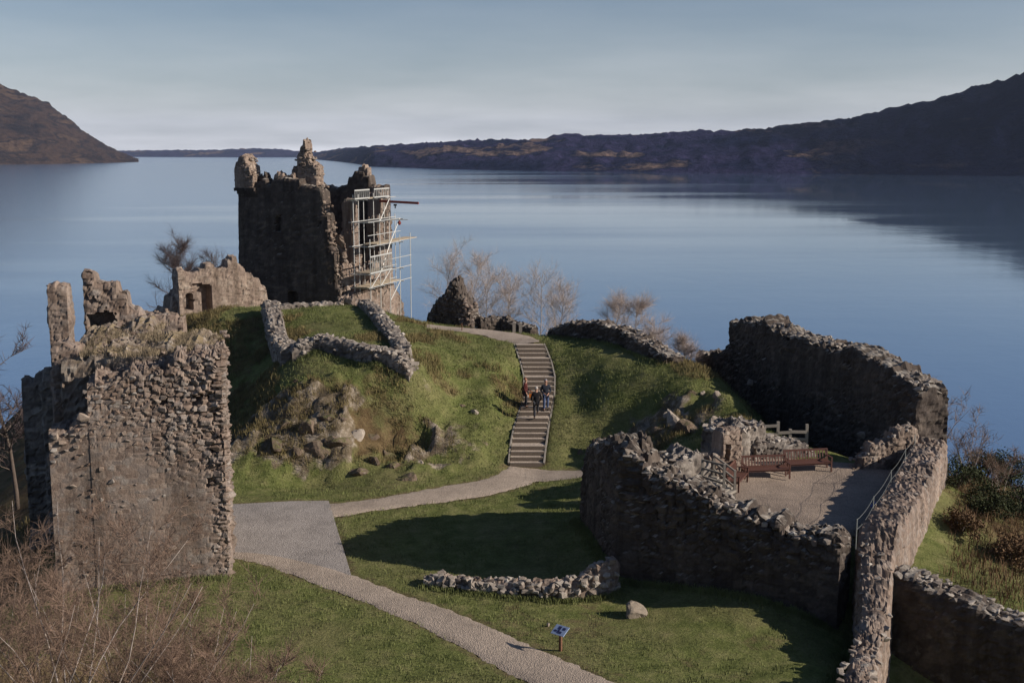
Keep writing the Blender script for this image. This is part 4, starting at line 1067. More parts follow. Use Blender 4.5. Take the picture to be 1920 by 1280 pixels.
# ---- rubble wall on the right hand crest
rY0, rY1 = 74.0, 64.5
rp = [(bx(1040, rY0), rY0), (bx(1110, 71.5), 71.5), (bx(1180, 68.5), 68.5), (bx(1268, rY1), rY1)]
rl = np.r_[0, np.cumsum(np.linalg.norm(np.diff(np.array(rp), axis=0), axis=1))]
crw = thing('crest_wall', 'long dark rubble wall with pale top along the crest right of the steps', 'stone wall', (rp[1][0], rp[1][1], 4.8))
rt = [(0, zat(618, rY0)), (rl[1] * .4, zat(608, 73)), (rl[1], zat(604, 71.5)), (rl[1] + 1.4, zat(608, 70)), (rl[2], zat(620, 68.5)), (rl[2] + 2.5, zat(648, 66)), (rl[3], zat(670, rY1))]
wall('wall', crw, rp, 1.2, rt, hbot(.6), 'shaded_rubble', ds=.11, dz=.11, cwid=.34, chgt=.22, relief=.08, rag=.2, seed=63)
crest(crw, rp, 1.2, rt, 170, 'grey_rubble', .13, .34)

# ------------------------------------------------------------------ shell keep at the right
fp = [(3.75, 49.0), (4.15, 46.0), (4.75, 43.1), (7.6, 41.4), (11.6, 39.1)]
fl = np.r_[0, np.cumsum(np.linalg.norm(np.diff(np.array(fp), axis=0), axis=1))]
def fs(px):   # arc length where the front stretch crosses an image column
    best, bs = 1e9, 0
    for f in np.linspace(fl[2], fl[4], 300):
        x = np.interp(f, fl, [p[0] for p in fp]); y = np.interp(f, fl, [p[1] for p in fp])
        e = abs(960 + F * x / (y * math.cos(PITCH) + 13 * math.sin(PITCH)) - px)
        if e < best: best, bs = e, f
    return bs
def fzz(s, py): return zat(py, float(np.interp(s, fl, [p[1] for p in fp])))
ft = [(0, fzz(0, 862)), (1.5, fzz(1.5, 838)), (3.5, fzz(3.5, 826)), (5.2, fzz(5.2, 828)), (fl[2], fzz(fl[2], 835))]
for px, py in ((1190, 850), (1215, 868), (1250, 884), (1290, 903), (1340, 928), (1400, 956), (1440, 972), (1500, 992), (1545, 1002), (1600, 1012)):
    s_ = fs(px); ft.append((s_, fzz(s_, py)))
ft = sorted(ft)
shell = thing('shell_wall', 'big shadowed castle wall with a ragged sunlit top, in front of the terrace', 'castle wall', (7, 41.5, 0))
def inner_bot(x, y): return base_h(x, y) - .6
fpi = []
wall('wall', shell, fp, 1.5, ft, lambda x, y: np.minimum(base_h(x, y), 0) - .4, 'shaded_rubble', ds=.085, dz=.085, cwid=.38, chgt=.26, relief=.055, rag=.30, batter=.03, seed=71,
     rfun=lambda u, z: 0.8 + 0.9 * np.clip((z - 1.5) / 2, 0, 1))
crest(shell, fp, 1.6, ft, 260, 'grey_rubble', .12, .34)
# individually visible stones on its head
for i_ in range(150):
    f = random.random() ** .8; p, nn, q = along(fp, f)
    o = random.uniform(-.6, .75); s = random.uniform(.18, .36)
    stone(shell, (p[0] + nn[0] * o, p[1] + nn[1] * o, float(np.interp(f * fl[-1], [t[0] for t in ft], [t[1] for t in ft])) + random.uniform(-.12, .08)), (s * 1.3, s, s * .75))
# rear curtain
cp_ = [(12.2, 72.5), (13.7, 69.8), (15.7, 63.5), (17.8, 58.0), (19.5, 53.2)]
cl = np.r_[0, np.cumsum(np.linalg.norm(np.diff(np.array(cp_), axis=0), axis=1))]
def cs(px):
    best, bs = 1e9, 0
    for f in np.linspace(0, cl[-1], 400):
        x = np.interp(f, cl, [p[0] for p in cp_]); y = np.interp(f, cl, [p[1] for p in cp_])
        e = abs(960 + F * x / (y * math.cos(PITCH) + 10 * math.sin(PITCH)) - px)
        if e < best: best, bs = e, f
    return bs
def czz(s, py): return zat(py, float(np.interp(s, cl, [p[1] for p in cp_])))
ctp = []
for px, py in ((1322, 664), (1350, 661), (1386, 660), (1391, 606), (1425, 602), (1470, 610), (1480, 622), (1530, 634), (1570, 645), (1590, 656), (1630, 660), (1660, 672), (1690, 694), (1712, 706), (1730, 716), (1742, 732), (1750, 752)):
    s_ = cs(px); ctp.append((s_ + (0.02 * len(ctp)), czz(s_, py)))
curt = thing('curtain_wall', 'high dark curved curtain wall rising behind the terrace, against the loch', 'castle wall', (16, 61, 2))
wall('wall', curt, cp_, 1.7, ctp, lambda x, y: base_h(x, y) - 1.0, 'shaded_rubble', ds=.13, dz=.12, cwid=.42, chgt=.28, relief=.06, rag=.34, batter=.02, seed=73)
crest(curt, cp_, 1.6, ctp, 330, 'grey_rubble', .15, .42)
for (px, py) in ((1655, 812), (1440, 715)):  # first pale stone stands in for light showing through a small opening
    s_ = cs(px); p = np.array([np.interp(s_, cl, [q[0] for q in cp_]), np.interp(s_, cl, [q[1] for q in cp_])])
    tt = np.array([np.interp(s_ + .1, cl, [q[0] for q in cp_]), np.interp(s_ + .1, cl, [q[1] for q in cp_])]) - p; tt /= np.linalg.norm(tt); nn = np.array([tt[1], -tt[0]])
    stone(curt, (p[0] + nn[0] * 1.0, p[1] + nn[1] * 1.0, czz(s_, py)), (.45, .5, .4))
# low lit wall in front of it
li = [(15.35, 51.5), (16.6, 51.75), (18.3, 52.2)]
lit = thing('parapet_wall', 'low sunlit curved wall at the back of the terrace below the curtain wall', 'stone wall', (16.8, 51.8, 1.8))
wall('wall', lit, li, .8, [(0, zat(872, 51.5)), (.35, zat(868, 51.5)), (.38, zat(852, 51.5)), (.7, zat(848, 51.5)), (.74, zat(836, 51.5)), (1.5, zat(832, 51.7)), (1.54, zat(820, 51.7)), (2.0, zat(816, 51.8)), (2.04, zat(804, 52)), (3.0, zat(800, 52))], lambda x, y: base_h(x, y) - .4, 'pink_rubble', ds=.07, dz=.07, cwid=.28, chgt=.19, relief=.045, rag=.12, batter=.01, seed=74)
crest(lit, li, .8, [(0, zat(866, 51.5)), (.7, zat(842, 51.5)), (1.5, zat(828, 51.7)), (2.04, zat(806, 52)), (3.0, zat(798, 52))], 50, 'grey_rubble', .1, .24)
# retaining wall behind the benches
rw = [(10.2, 52.4), (12.4, 52.9), (14.5, 53.5)]
ret = thing('retaining_wall', 'rubble retaining wall behind the red benches', 'stone wall', (12.4, 53, 1.8))
rwt = [(0, zat(822, 52.4)), (.8, zat(826, 52.5)), (1.8, zat(822, 52.7)), (2.6, zat(825, 53)), (3.3, zat(834, 53)), (3.9, zat(852, 53.3)), (4.43, zat(872, 53.5))]
wall('wall', ret, rw, 1.5, rwt, lambda x, y: base_h(x, y) - .5, 'grey_rubble', ds=.09, dz=.09, cwid=.32, chgt=.22, relief=.06, rag=.2, seed=75, niches=((.05, .62, 1.6, zat(826, 52.5), .7),))
crest(ret, rw, 1.5, rwt, 120, 'grey_rubble', .12, .32)
# roofless corner beside the terrace steps
cb_ = thing('ruined_turret', 'narrow pale turret stub with a slit window, left of the benches', 'ruin', (9.0, 50.2, 1.7))
wall('wall', cb_, [(bx(1336, 50), 49.7), (bx(1387, 50.2), 50.25)], .9, [(0, zat(850, 50)), (.28, zat(846, 50)), (.32, zat(826, 50)), (.48, zat(822, 50)), (.52, zat(806, 50)), (1.28, zat(805, 50))], lambda x, y: base_h(x, y) - .6, 'pink_rubble', ds=.055, dz=.055, cwid=.34, chgt=.22, relief=.03, rag=.08, batter=.0, seed=76, niches=((.50, .70, zat(858, 50), zat(830, 50), .5),))
wall('wall', cb_, [(bx(1345, 52), 51.6), (bx(1415, 53.5), 53.2)], 1.6, [(0, zat(806, 52)), (.5, zat(792, 52)), (1.2, zat(785, 52.5)), (2.2, zat(790, 53))], lambda x, y: base_h(x, y) - .6, 'grey_rubble', ds=.1, dz=.1, cwid=.32, chgt=.22, relief=.07, rag=.22, seed=77)
crest(cb_, [(bx(1340, 51), 50.9), (bx(1405, 53), 52.6)], 2.0, [(0, zat(806, 51)), (2.5, zat(788, 53))], 90, 'grey_rubble', .14, .36)
ib = thing('rubble_heap', 'grey rubble footing between the dark wall and the turret stub', 'ruin', (7, 47.5, 1.3))
wall('wall', ib, [(5.2, 48.6), (6.6, 47.8), (7.9, 48.6)], 1.8, [(0, zat(868, 48.5)), (1.2, zat(862, 48)), (2.4, zat(850, 48)), (3.1, zat(852, 48.5))], lambda x, y: base_h(x, y) - .6, 'grey_rubble', ds=.1, dz=.1, cwid=.34, chgt=.24, relief=.08, rag=.3, seed=78)
crest(ib, [(5.2, 48.6), (6.6, 47.8), (7.9, 48.6)], 1.8, [(0, zat(868, 48.5)), (1.2, zat(862, 48)), (2.4, zat(850, 48)), (3.1, zat(852, 48.5))], 90, 'grey_rubble', .14, .36)
# wall walk running towards us at the right
wk = [(19.2, 52.4), (16.0, 45.8), (12.75, 39.4), (11.9, 36.6), (10.9, 34.2), (9.9, 31.6)]
wkl = np.r_[0, np.cumsum(np.linalg.norm(np.diff(np.array(wk), axis=0), axis=1))]
walk = thing('wall_walk', 'broad sunlit rubble wall top running away beside the terrace', 'castle wall', (14, 42, 0))
wkt = [(0, 2.9), (3, 2.75), (8, 2.75), (wkl[2] - .6, 2.8), (wkl[2], 2.5), (wkl[3], 1.1), (wkl[4], .75), (wkl[5], .9)]
wall('wall', walk, wk, 1.5, wkt, lambda x, y: base_h(x, y) - .8, 'brown_rubble', ds=.085, dz=.085, cwid=.26, chgt=.2, relief=.038, rag=.12, batter=.02, seed=79, top_bulge=.1, wfun=lambda t: 1 - .42 * np.clip((t - .58) / .2, 0, 1))
crest(walk, wk, 1.3, wkt, 110, 'grey_rubble', .12, .30)
# near dark wall at the right edge
nw = [(12.9, 39.0), (16.15, 36.7), (20.5, 33.4)]
nwl = np.r_[0, np.cumsum(np.linalg.norm(np.diff(np.array(nw), axis=0), axis=1))]
near = thing('outer_wall', 'black shaded wall with a pale ragged top in the lower right corner', 'castle wall', (15, 37.5, 0))
nwt = [(0, zat(1068, 39.0)), (.8, zat(1074, 38.4)), (1.8, zat(1094, 37.8)), (2.9, zat(1122, 37.2)), (nwl[1], zat(1150, 36.7)), (nwl[2], 0.9)]
wall('wall', near, nw, 1.3, nwt, lambda x, y: base_h(x, y) - .8, 'shaded_rubble', ds=.1, dz=.1, cwid=.38, chgt=.26, relief=.05, rag=.16, seed=80)
crest(near, nw, 1.3, nwt, 170, 'grey_rubble', .12, .32)

# ------------------------------------------------------------------ staircase
stairs = thing('staircase', 'gravel steps with dark timber risers climbing the mound', 'stairs', (*(SL[0] + SR[0]) / 2, 0))
def edge(A, t): return A[int(round(np.clip(t, 0, 1) * 199))]
for k in range(N_STEP):
    t0, t1 = st_t[k], st_t[k + 1]
    z1 = (k + 1) * ST_TOP / N_STEP; z0 = z1 - ST_TOP / N_STEP
    a, b, c, d = edge(SL, t0), edge(SR, t0), edge(SR, t1), edge(SL, t1)
    fwd = (d - a + c - b); fwd = fwd / np.linalg.norm(fwd)
    V = []
    for z in (z0 - .25, z1 - .004 * (k % 2)):
        for p, off in ((a, .05), (b, .05), (c, .06), (d, .06)): V.append((p[0] + fwd[0] * off, p[1] + fwd[1] * off, z))
    st = mk('step', V, [(4, 5, 6, 7), (0, 1, 5, 4), (1, 2, 6, 5), (2, 3, 7, 6), (3, 0, 4, 7)], 'gravel_pale', stairs)
    MB().beam((a[0], a[1], (z0 + z1) / 2 - .02), (b[0], b[1], (z0 + z1) / 2 - .02), .09, ST_TOP / N_STEP + .05).build('riser', 'timber_edge', st)
for A, nm in ((SL, -1), (SR, 1)):
    for s0 in range(0, 190, 27):
        s1 = min(s0 + 27, 199)
        za, zb = float(stair_z(s0 / 199)), float(stair_z(s1 / 199))
        MB().beam((A[s0][0] + nm * .07, A[s0][1], za - .05), (A[s1][0] + nm * .07, A[s1][1], zb - .05), .08, .16).build('stringer', 'weathered_timber', stairs)

# ------------------------------------------------------------------ rocks
def rock_mesh(seed, sub=3):
    bm = bmesh.new(); bmesh.ops.create_icosphere(bm, subdivisions=sub, radius=.5)
    P = np.array([v.co[:] for v in bm.verts])
    rg = np.random.default_rng(seed)
    for _ in range(16):   # random facets
        n_ = rg.normal(size=3); n_ /= np.linalg.norm(n_); h_ = rg.uniform(.22, .40)
        d = P @ n_ - h_; P = P - np.outer(np.clip(d, 0, None) * .92, n_)
    P = P * (1 + .16 * fbm(P[:, 0] * 4 + seed, P[:, 1] * 4, P[:, 2] * 4, 4, seed))[:, None]
    for v, p in zip(bm.verts, P): v.co = p
    return bm
ROCKS = []
def rock(px, py, z, size, mat, label, rot=0.0, tilt=0.0, sink=.60, name='rock', cat='rock', group='rocks breaking through the turf'):
    p = atz(px, py, z)
    bm = rock_mesh(len(ROCKS) + 40); me = bpy.data.meshes.new(name); bm.to_mesh(me); bm.free(); me.materials.append(MAT[mat])
    o = bpy.data.objects.new(name, me); o.location = (p[0], p[1], gz(p[0], p[1]) + size[2] * (.5 - sink)); o.scale = size; o.rotation_euler = (tilt, tilt * .6, rot)
    COL.objects.link(o); ROCKS.append(o)
    return tag(o, label, cat, group, 'thing')
rock(1266, 802, 2.1, (1.5, 1.5, 2.5), 'pale_rock', 'tall pale leaning crag beside the right hand mound foot', .4, -.35, .4)
rock(1300, 812, 2.0, (1.1, 1.1, 1.2), 'brown_rock', 'brown rock just right of the tall pale crag', 1.0, .2)
rock(1322, 785, 2.4, (1.0, .9, 1.2), 'pale_rock', 'small white rock uphill to the right of the tall pale crag', 2.0, .2)
rock(1338, 802, 2.3, (.9, .8, .9), 'pale_rock', 'low white rock close to the turret stub', .6, .1)
rock(1235, 820, 1.6, (1.2, .9, 1.0), 'brown_rock', 'brown bedrock lump left of the tall pale crag', 1.6, .2)
rock(1130, 812, 1.5, (.5, .5, .5), 'pale_rock', 'small pale stone in the grass above the short path', .2)
rock(1090, 808, 1.6, (.6, .5, .6), 'brown_rock', 'small brown rock right of the steps', 1.2)
rock(1318, 716, 4.0, (.5, .4, .4), 'pale_rock', 'white stone high on the right hand mound', .5)
rock(668, 818, 1.6, (1.4, 1.1, 1.8), 'pale_rock', 'large pale crag low on the left mound face', .7, .25)
rock(640, 806, 1.9, (.7, .6, .9), 'brown_rock', 'brown rock tucked left of the large pale crag', 2.1, .2)
rock(702, 800, 1.9, (.9, .7, .8), 'brown_rock', 'brown rock uphill right of the large pale crag', 1.1, .2)
rock(578, 838, 1.1, (1.0, .8, 1.1), 'brown_rock', 'reddish rock in the bank near the tall ruin', .3, .2)
rock(560, 862, .6, (1.1, .8, .9), 'brown_rock', 'low rock at the shady left end of the bank foot', 1.3, .15)
rock(765, 888, .4, (1.3, .9, 1.1), 'brown_rock', 'buff rock at the tip of the bank foot by the lawn', .2, .2)
rock(790, 868, .5, (.6, .5, .5), 'pale_rock', 'pale stone just above the buff rock at the bank foot', 1.0, .1)
rock(700, 850, .9, (1.1, .8, 1.0), 'brown_rock', 'dark brown crag below the large pale one', 2.4, .25)
rock(735, 862, .7, (.9, .7, .8), 'brown_rock', 'brown rock between the pale crag and the buff rock', .9, .2)
rock(890, 770, 2.1, (.55, .5, .5), 'pale_rock', 'small buff rock in the grass left of the people', .4, .2)
rock(866, 764, 2.2, (.4, .4, .35), 'brown_rock', 'little brown rock left of the small buff rock', 1.4)
rock(745, 735, 3.1, (.8, .5, .5), 'brown_rock', 'flat brown rock midway up the left mound', 1.9)
rock(555, 722, 3.5, (.8, .6, .6), 'brown_rock', 'brown rock below the enclosure wall corner', .1)
for i_, (px, py, z, w_, d_, h_, lab) in enumerate((
        (600, 850, .9, 2.2, 1.3, 1.3, 'broad mossy crag under the reddish rock'), (640, 845, 1.0, 1.8, 1.2, 1.5, 'upright brown crag beneath the large pale one'), (680, 872, .5, 1.9, 1.1, 1.0, 'long low crag at the middle of the bank foot'),
        (725, 835, 1.1, 1.5, 1.1, 1.1, 'brown crag above the long low one'), (520, 858, .6, 1.7, 1.2, 1.2, 'dark crag in shade at the corner of the bank'), (610, 800, 2.0, 1.5, 1.0, 1.0, 'squat brown crag above the broad mossy one'),
        (535, 805, 1.8, 1.4, 1.0, .9, 'mossy crag on the shaded shoulder of the bank'), (780, 850, .8, .9, .7, .7, 'stubby brown rock right of the crags'))):
    rock(px, py, z, (w_, d_, h_ * .9), 'brown_rock', lab, .5 * i_, .2, .72)
for i_, (px, py, z, w_, d_, h_, mt, lab) in enumerate((
        (1285, 822, 1.7, 1.6, 1.1, 1.4, 'brown_rock', 'dark cleft crag at the foot of the tall pale one'), (1256, 772, 2.6, .9, .8, .9, 'pale_rock', 'pale knob uphill of the tall pale crag'), (1205, 832, 1.0, 1.3, .9, .8, 'brown_rock', 'mossy crag above the ragged wall top'),
        (1345, 772, 2.7, .8, .7, .7, 'pale_rock', 'pale rock on the grassy edge above the turret stub'), (1170, 800, 1.7, .8, .6, .5, 'brown_rock', 'flat brown rock in the turf of the right mound'))):
    rock(px, py, z, (w_, d_, h_), mt, lab, .7 * i_ + .3, .25, .45)
rock(1028, 1170, 0, (.16, .14, .2), 'pale_rock', 'tiny white stone on the lawn near the sign', .1, 0, .2)
rock(1190, 1150, 0, (1.15, .75, .95), 'buff_rock', 'single buff boulder lying on the lawn below the dark wall', .9, -.35, .3, 'boulder', 'boulder')

# ------------------------------------------------------------------ low dry-stone wall on the lawn
low = thing('low_stone_wall', 'low line of tumbled pale stones crossing the lawn', 'stone wall', (*atz(980, 1105, 0)[:2], 0))
lpx = [(800, 1090), (870, 1101), (950, 1107), (1020, 1112), (1085, 1110), (1152, 1100)]
lpth = [tuple(atz(a, b, 0)[:2]) for a, b in lpx]
lL = np.linalg.norm(np.diff(np.array(lpth), axis=0), axis=1).sum()
ltp = [(0, .12), (.5, .3), (lL * .45, .34), (lL * .72, .40), (lL * .84, .55), (lL * .9, .9), (lL * .95, .85), (lL, 1.15)]
wall('wall_core', low, lpth, .55, ltp, -.3, 'brown_rubble', ds=.08, dz=.08, cwid=.28, chgt=.18, relief=.06, rag=.1, seed=91)
for i_ in range(190):
    f = (i_ + random.random()) / 190; p, nn, q = along(lpth, f)
    h_ = float(np.interp(f * lL, [t[0] for t in ltp], [t[1] for t in ltp]))
    if random.random() < .5: o, z = random.uniform(-.22, .26), h_ + random.uniform(-.03, .07)
    else: o, z = .30 + random.uniform(-.02, .06), random.uniform(.05, h_)
    s = random.uniform(.18, .36)
    stone(low, (p[0] + nn[0] * o, p[1] + nn[1] * o, z), (s * random.uniform(1, 1.3), s, s * random.uniform(.6, 1.0)))

# ------------------------------------------------------------------ benches, rails, fence, signs
def bench(loc, rz, label, length=1.9):
    b = thing('bench', label, 'bench', loc, 'red timber benches on the terrace', rz)
    hl = length / 2
    for i_ in range(5): MB().box((0, -.22 + i_ * .10, .43), (length, .08, .03)).build('seat_slat', 'bench_timber', b, local=True)
    nb = 15
    for i_ in range(nb):
        x = -hl + .1 + (length - .2) * i_ / (nb - 1)
        MB().beam((x, .24, .48), (x, .33, .88), .055, .022, up=(0, 1, 0)).build('back_slat', 'bench_timber', b, local=True)
    MB().beam((-hl, .335, .91), (hl, .335, .91), .04, .09).build('top_rail', 'bench_timber', b, local=True)
    MB().beam((-hl, .235, .48), (hl, .235, .48), .04, .07).build('back_rail', 'bench_timber', b, local=True)
    for x in (-hl + .03, hl - .03):
        MB().box((x, -.23, .31), (.06, .06, .66)).build('leg', 'bench_timber', b, local=True)
        MB().beam((x, .22, -.02), (x, .33, .92), .06, .06, up=(1, 0, 0)).build('leg', 'bench_timber', b, local=True)
        MB().box((x, 0, .655), (.075, .56, .035)).build('armrest', 'bench_timber', b, local=True)
        MB().box((x, .02, .38), (.045, .46, .06)).build('apron', 'bench_timber', b, local=True)
    MB().beam((-hl, -.20, .38), (hl, -.20, .38), .03, .08).build('front_rail', 'bench_timber', b, local=True)
    return b
def tpos(px, py):
    z = 1.72
    for _ in range(3):
        p = atz(px, py, z); z = H(p[0], p[1]) + .03
    return (p[0], p[1], z)
p1 = tpos(1436, 897); bench((p1[0], p1[1] + .1, p1[2]), R(8), 'middle red timber bench against the retaining wall', 2.1)
p2 = tpos(1515, 887); bench((p2[0], p2[1] + .1, p2[2]), R(9), 'red timber bench at the far right end of the row', 2.1)
p3 = tpos(1383, 912); bench((p3[0], p3[1], p3[2]), R(66), 'red timber bench set end-on beside the handrail', 1.7)

fence = thing('timber_fence', 'short weathered post and rail fence above the retaining wall', 'fence', (*at(1465, 815, 54.2)[:2], 3.0))
fpx = [(1422, 794, 818), (1458, 790, 822), (1481, 804, 826), (1512, 795, 826)]
fpp = []
for a, t_, b_ in fpx:
    p = at(a, b_, 54.3); q = at(a, t_, 54.3); fpp.append((p, q))
    MB().box(((p[0]), p[1], (p[2] + q[2]) / 2 - .2), (.13, .13, q[2] - p[2] + .4)).build('post', 'weathered_timber', fence)
def railb(i, j, f0, f1):
    a = fpp[i][0] + (fpp[i][1] - fpp[i][0]) * f0; b = fpp[j][0] + (fpp[j][1] - fpp[j][0]) * f1
    a[1] -= .08; b[1] -= .08
    MB().beam(a, b, .05, .13).build('rail', 'weathered_timber', fence)
railb(0, 1, .8, .78); railb(1, 2, .35, .75); railb(2, 3, .8, .55); railb(2, 3, .2, .1); railb(0, 1, .25, .25)

hr = thing('handrail_stair', 'grey railed steps leading down to the terrace beside the benches', 'stairs', (8.6, 47.2, 1.6))
A0, A1 = at(1316, 905, 46.6), at(1357, 921, 45.9)
B0, B1 = at(1338, 890, 48.0), at(1377, 925, 46.6)
pts_ = {'a': (A0, 48 * 46.6 / F), 'b': (A1, 55 * 45.9 / F), 'c': (B0, 40 * 48.0 / F), 'd': (B1, 47 * 46.6 / F)}
tops = {}
for k_, (p, h_) in pts_.items():
    MB().box((p[0], p[1], p[2] + h_ / 2 - .2), (.09, .09, h_ + .4)).build('post', 'weathered_timber', hr)
    tops[k_] = (p, h_)
for k0, k1 in (('a', 'b'), ('c', 'd')):
    for f in (.95, .62, .28):
        a = tops[k0][0] + np.array([0, 0, tops[k0][1] * f]); b = tops[k1][0] + np.array([0, 0, tops[k1][1] * f])
        MB().beam(a, b, .05, .08).build('rail', 'weathered_timber', hr)
for i_ in range(6):
    f = (i_ + .5) / 6
    a = A0 * (1 - f) + A1 * f; b = B0 * (1 - f) + B1 * f
    MB().beam((a[0], a[1], a[2] - .1 - .02 * i_), (b[0], b[1], a[2] - .1 - .02 * i_), .34, .10).build('tread', 'weathered_timber', hr)

def info_panel(base, label, yaw, size, hgt, tilt, mat, post_mat, prints):
    s = thing('information_panel', label, 'sign', base, None, yaw)
    MB().box((0, 0, hgt / 2 - .1), (.085, .085, hgt + .2)).build('post', post_mat, s, local=True)
    M = Matrix.Rotation(tilt, 3, 'X')
    pn = MB().box((0, -.03, hgt + .05), (size[0], size[1], .03), M).build('panel', mat, s, local=True)
    for (u, v, w, h_) in prints:
        q = M @ Vector((u * size[0], v * size[1], .019))
        MB().box((q.x, q.y - .03, q.z + hgt + .05), (w * size[0], h_ * size[1], .006), M).build('print', 'panel_print', pn, local=True)
    MB().box((0, 0, hgt - .02), (.2, .16, .05), M).build('bracket', post_mat, s, local=True)
sb = atz(1051, 1218, 0)
info_panel((sb[0], sb[1], gz(sb[0], sb[1])), 'small blue-grey information panel on a brown post beside the path', R(-38), (.50, .40), .66, R(28), 'panel_blue', 'dark_timber',
           [(-.1, .22, .22, .3), (.25, .2, .2, .25), (-.28, -.15, .2, .18), (.05, -.22, .34, .22), (-.05, 0, .12, .3)])
tb = tpos(1641, 972)
info_panel((tb[0], tb[1], tb[2]), 'bright blue slanted panel in the shade at the terrace edge', R(60), (.7, .42), .45, R(35), 'panel_bright_blue', 'bench_iron', [(0, .2, .6, .1), (-.1, -.1, .4, .3)])
cab = thing('wire_handrail', 'thin sagging wire handrail along the inner edge of the wall walk', 'handrail', (15, 46, 2.7))
wv1, wv2 = [], []
stn = [(18.2, 51.6), (16.9, 49.0), (15.2, 45.6), (13.4, 42.0), (12.0, 39.3)]
for i_, (x, y) in enumerate(stn):
    MB().tube([(x, y, 2.3), (x, y, 3.4)], .022, 6).build('stanchion', 'cable_grey', cab)
for h_ in (3.36, 3.0):
    pts = []
    for i_ in range(len(stn) - 1):
        for t in np.linspace(0, 1, 7)[:-1 if i_ < len(stn) - 2 else None]:
            pts.append((stn[i_][0] * (1 - t) + stn[i_ + 1][0] * t, stn[i_][1] * (1 - t) + stn[i_ + 1][1] * t, h_ - .10 * math.sin(math.pi * t)))
    MB().tube(pts, .006, 5).build('wire', 'cable_grey', cab)

# ------------------------------------------------------------------ people
def skin_mesh(name, verts, edges, rad, mat, parent, sub=2):
    me = bpy.data.meshes.new(name); me.from_pydata([tuple(v) for v in verts], edges, [])
    tmp = bpy.data.objects.new('tmp', me); COL.objects.link(tmp)
    sk = tmp.modifiers.new('skin', 'SKIN'); sk.use_smooth_shade = True
    for i, r in enumerate(rad):
        me.skin_vertices[0].data[i].radius = r if isinstance(r, tuple) else (r, r)
    me.skin_vertices[0].data[0].use_root = True
    ss_ = tmp.modifiers.new('sub', 'SUBSURF'); ss_.levels = sub; ss_.render_levels = sub
    dg = bpy.context.evaluated_depsgraph_get(); dg.update()
    nm = bpy.data.meshes.new_from_object(tmp.evaluated_get(dg), depsgraph=dg)
    bpy.data.objects.remove(tmp); nm.name = name
    nm.materials.clear(); nm.materials.append(MAT[mat])
    o = bpy.data.objects.new(name, nm); o.parent = parent; COL.objects.link(o)
    return o
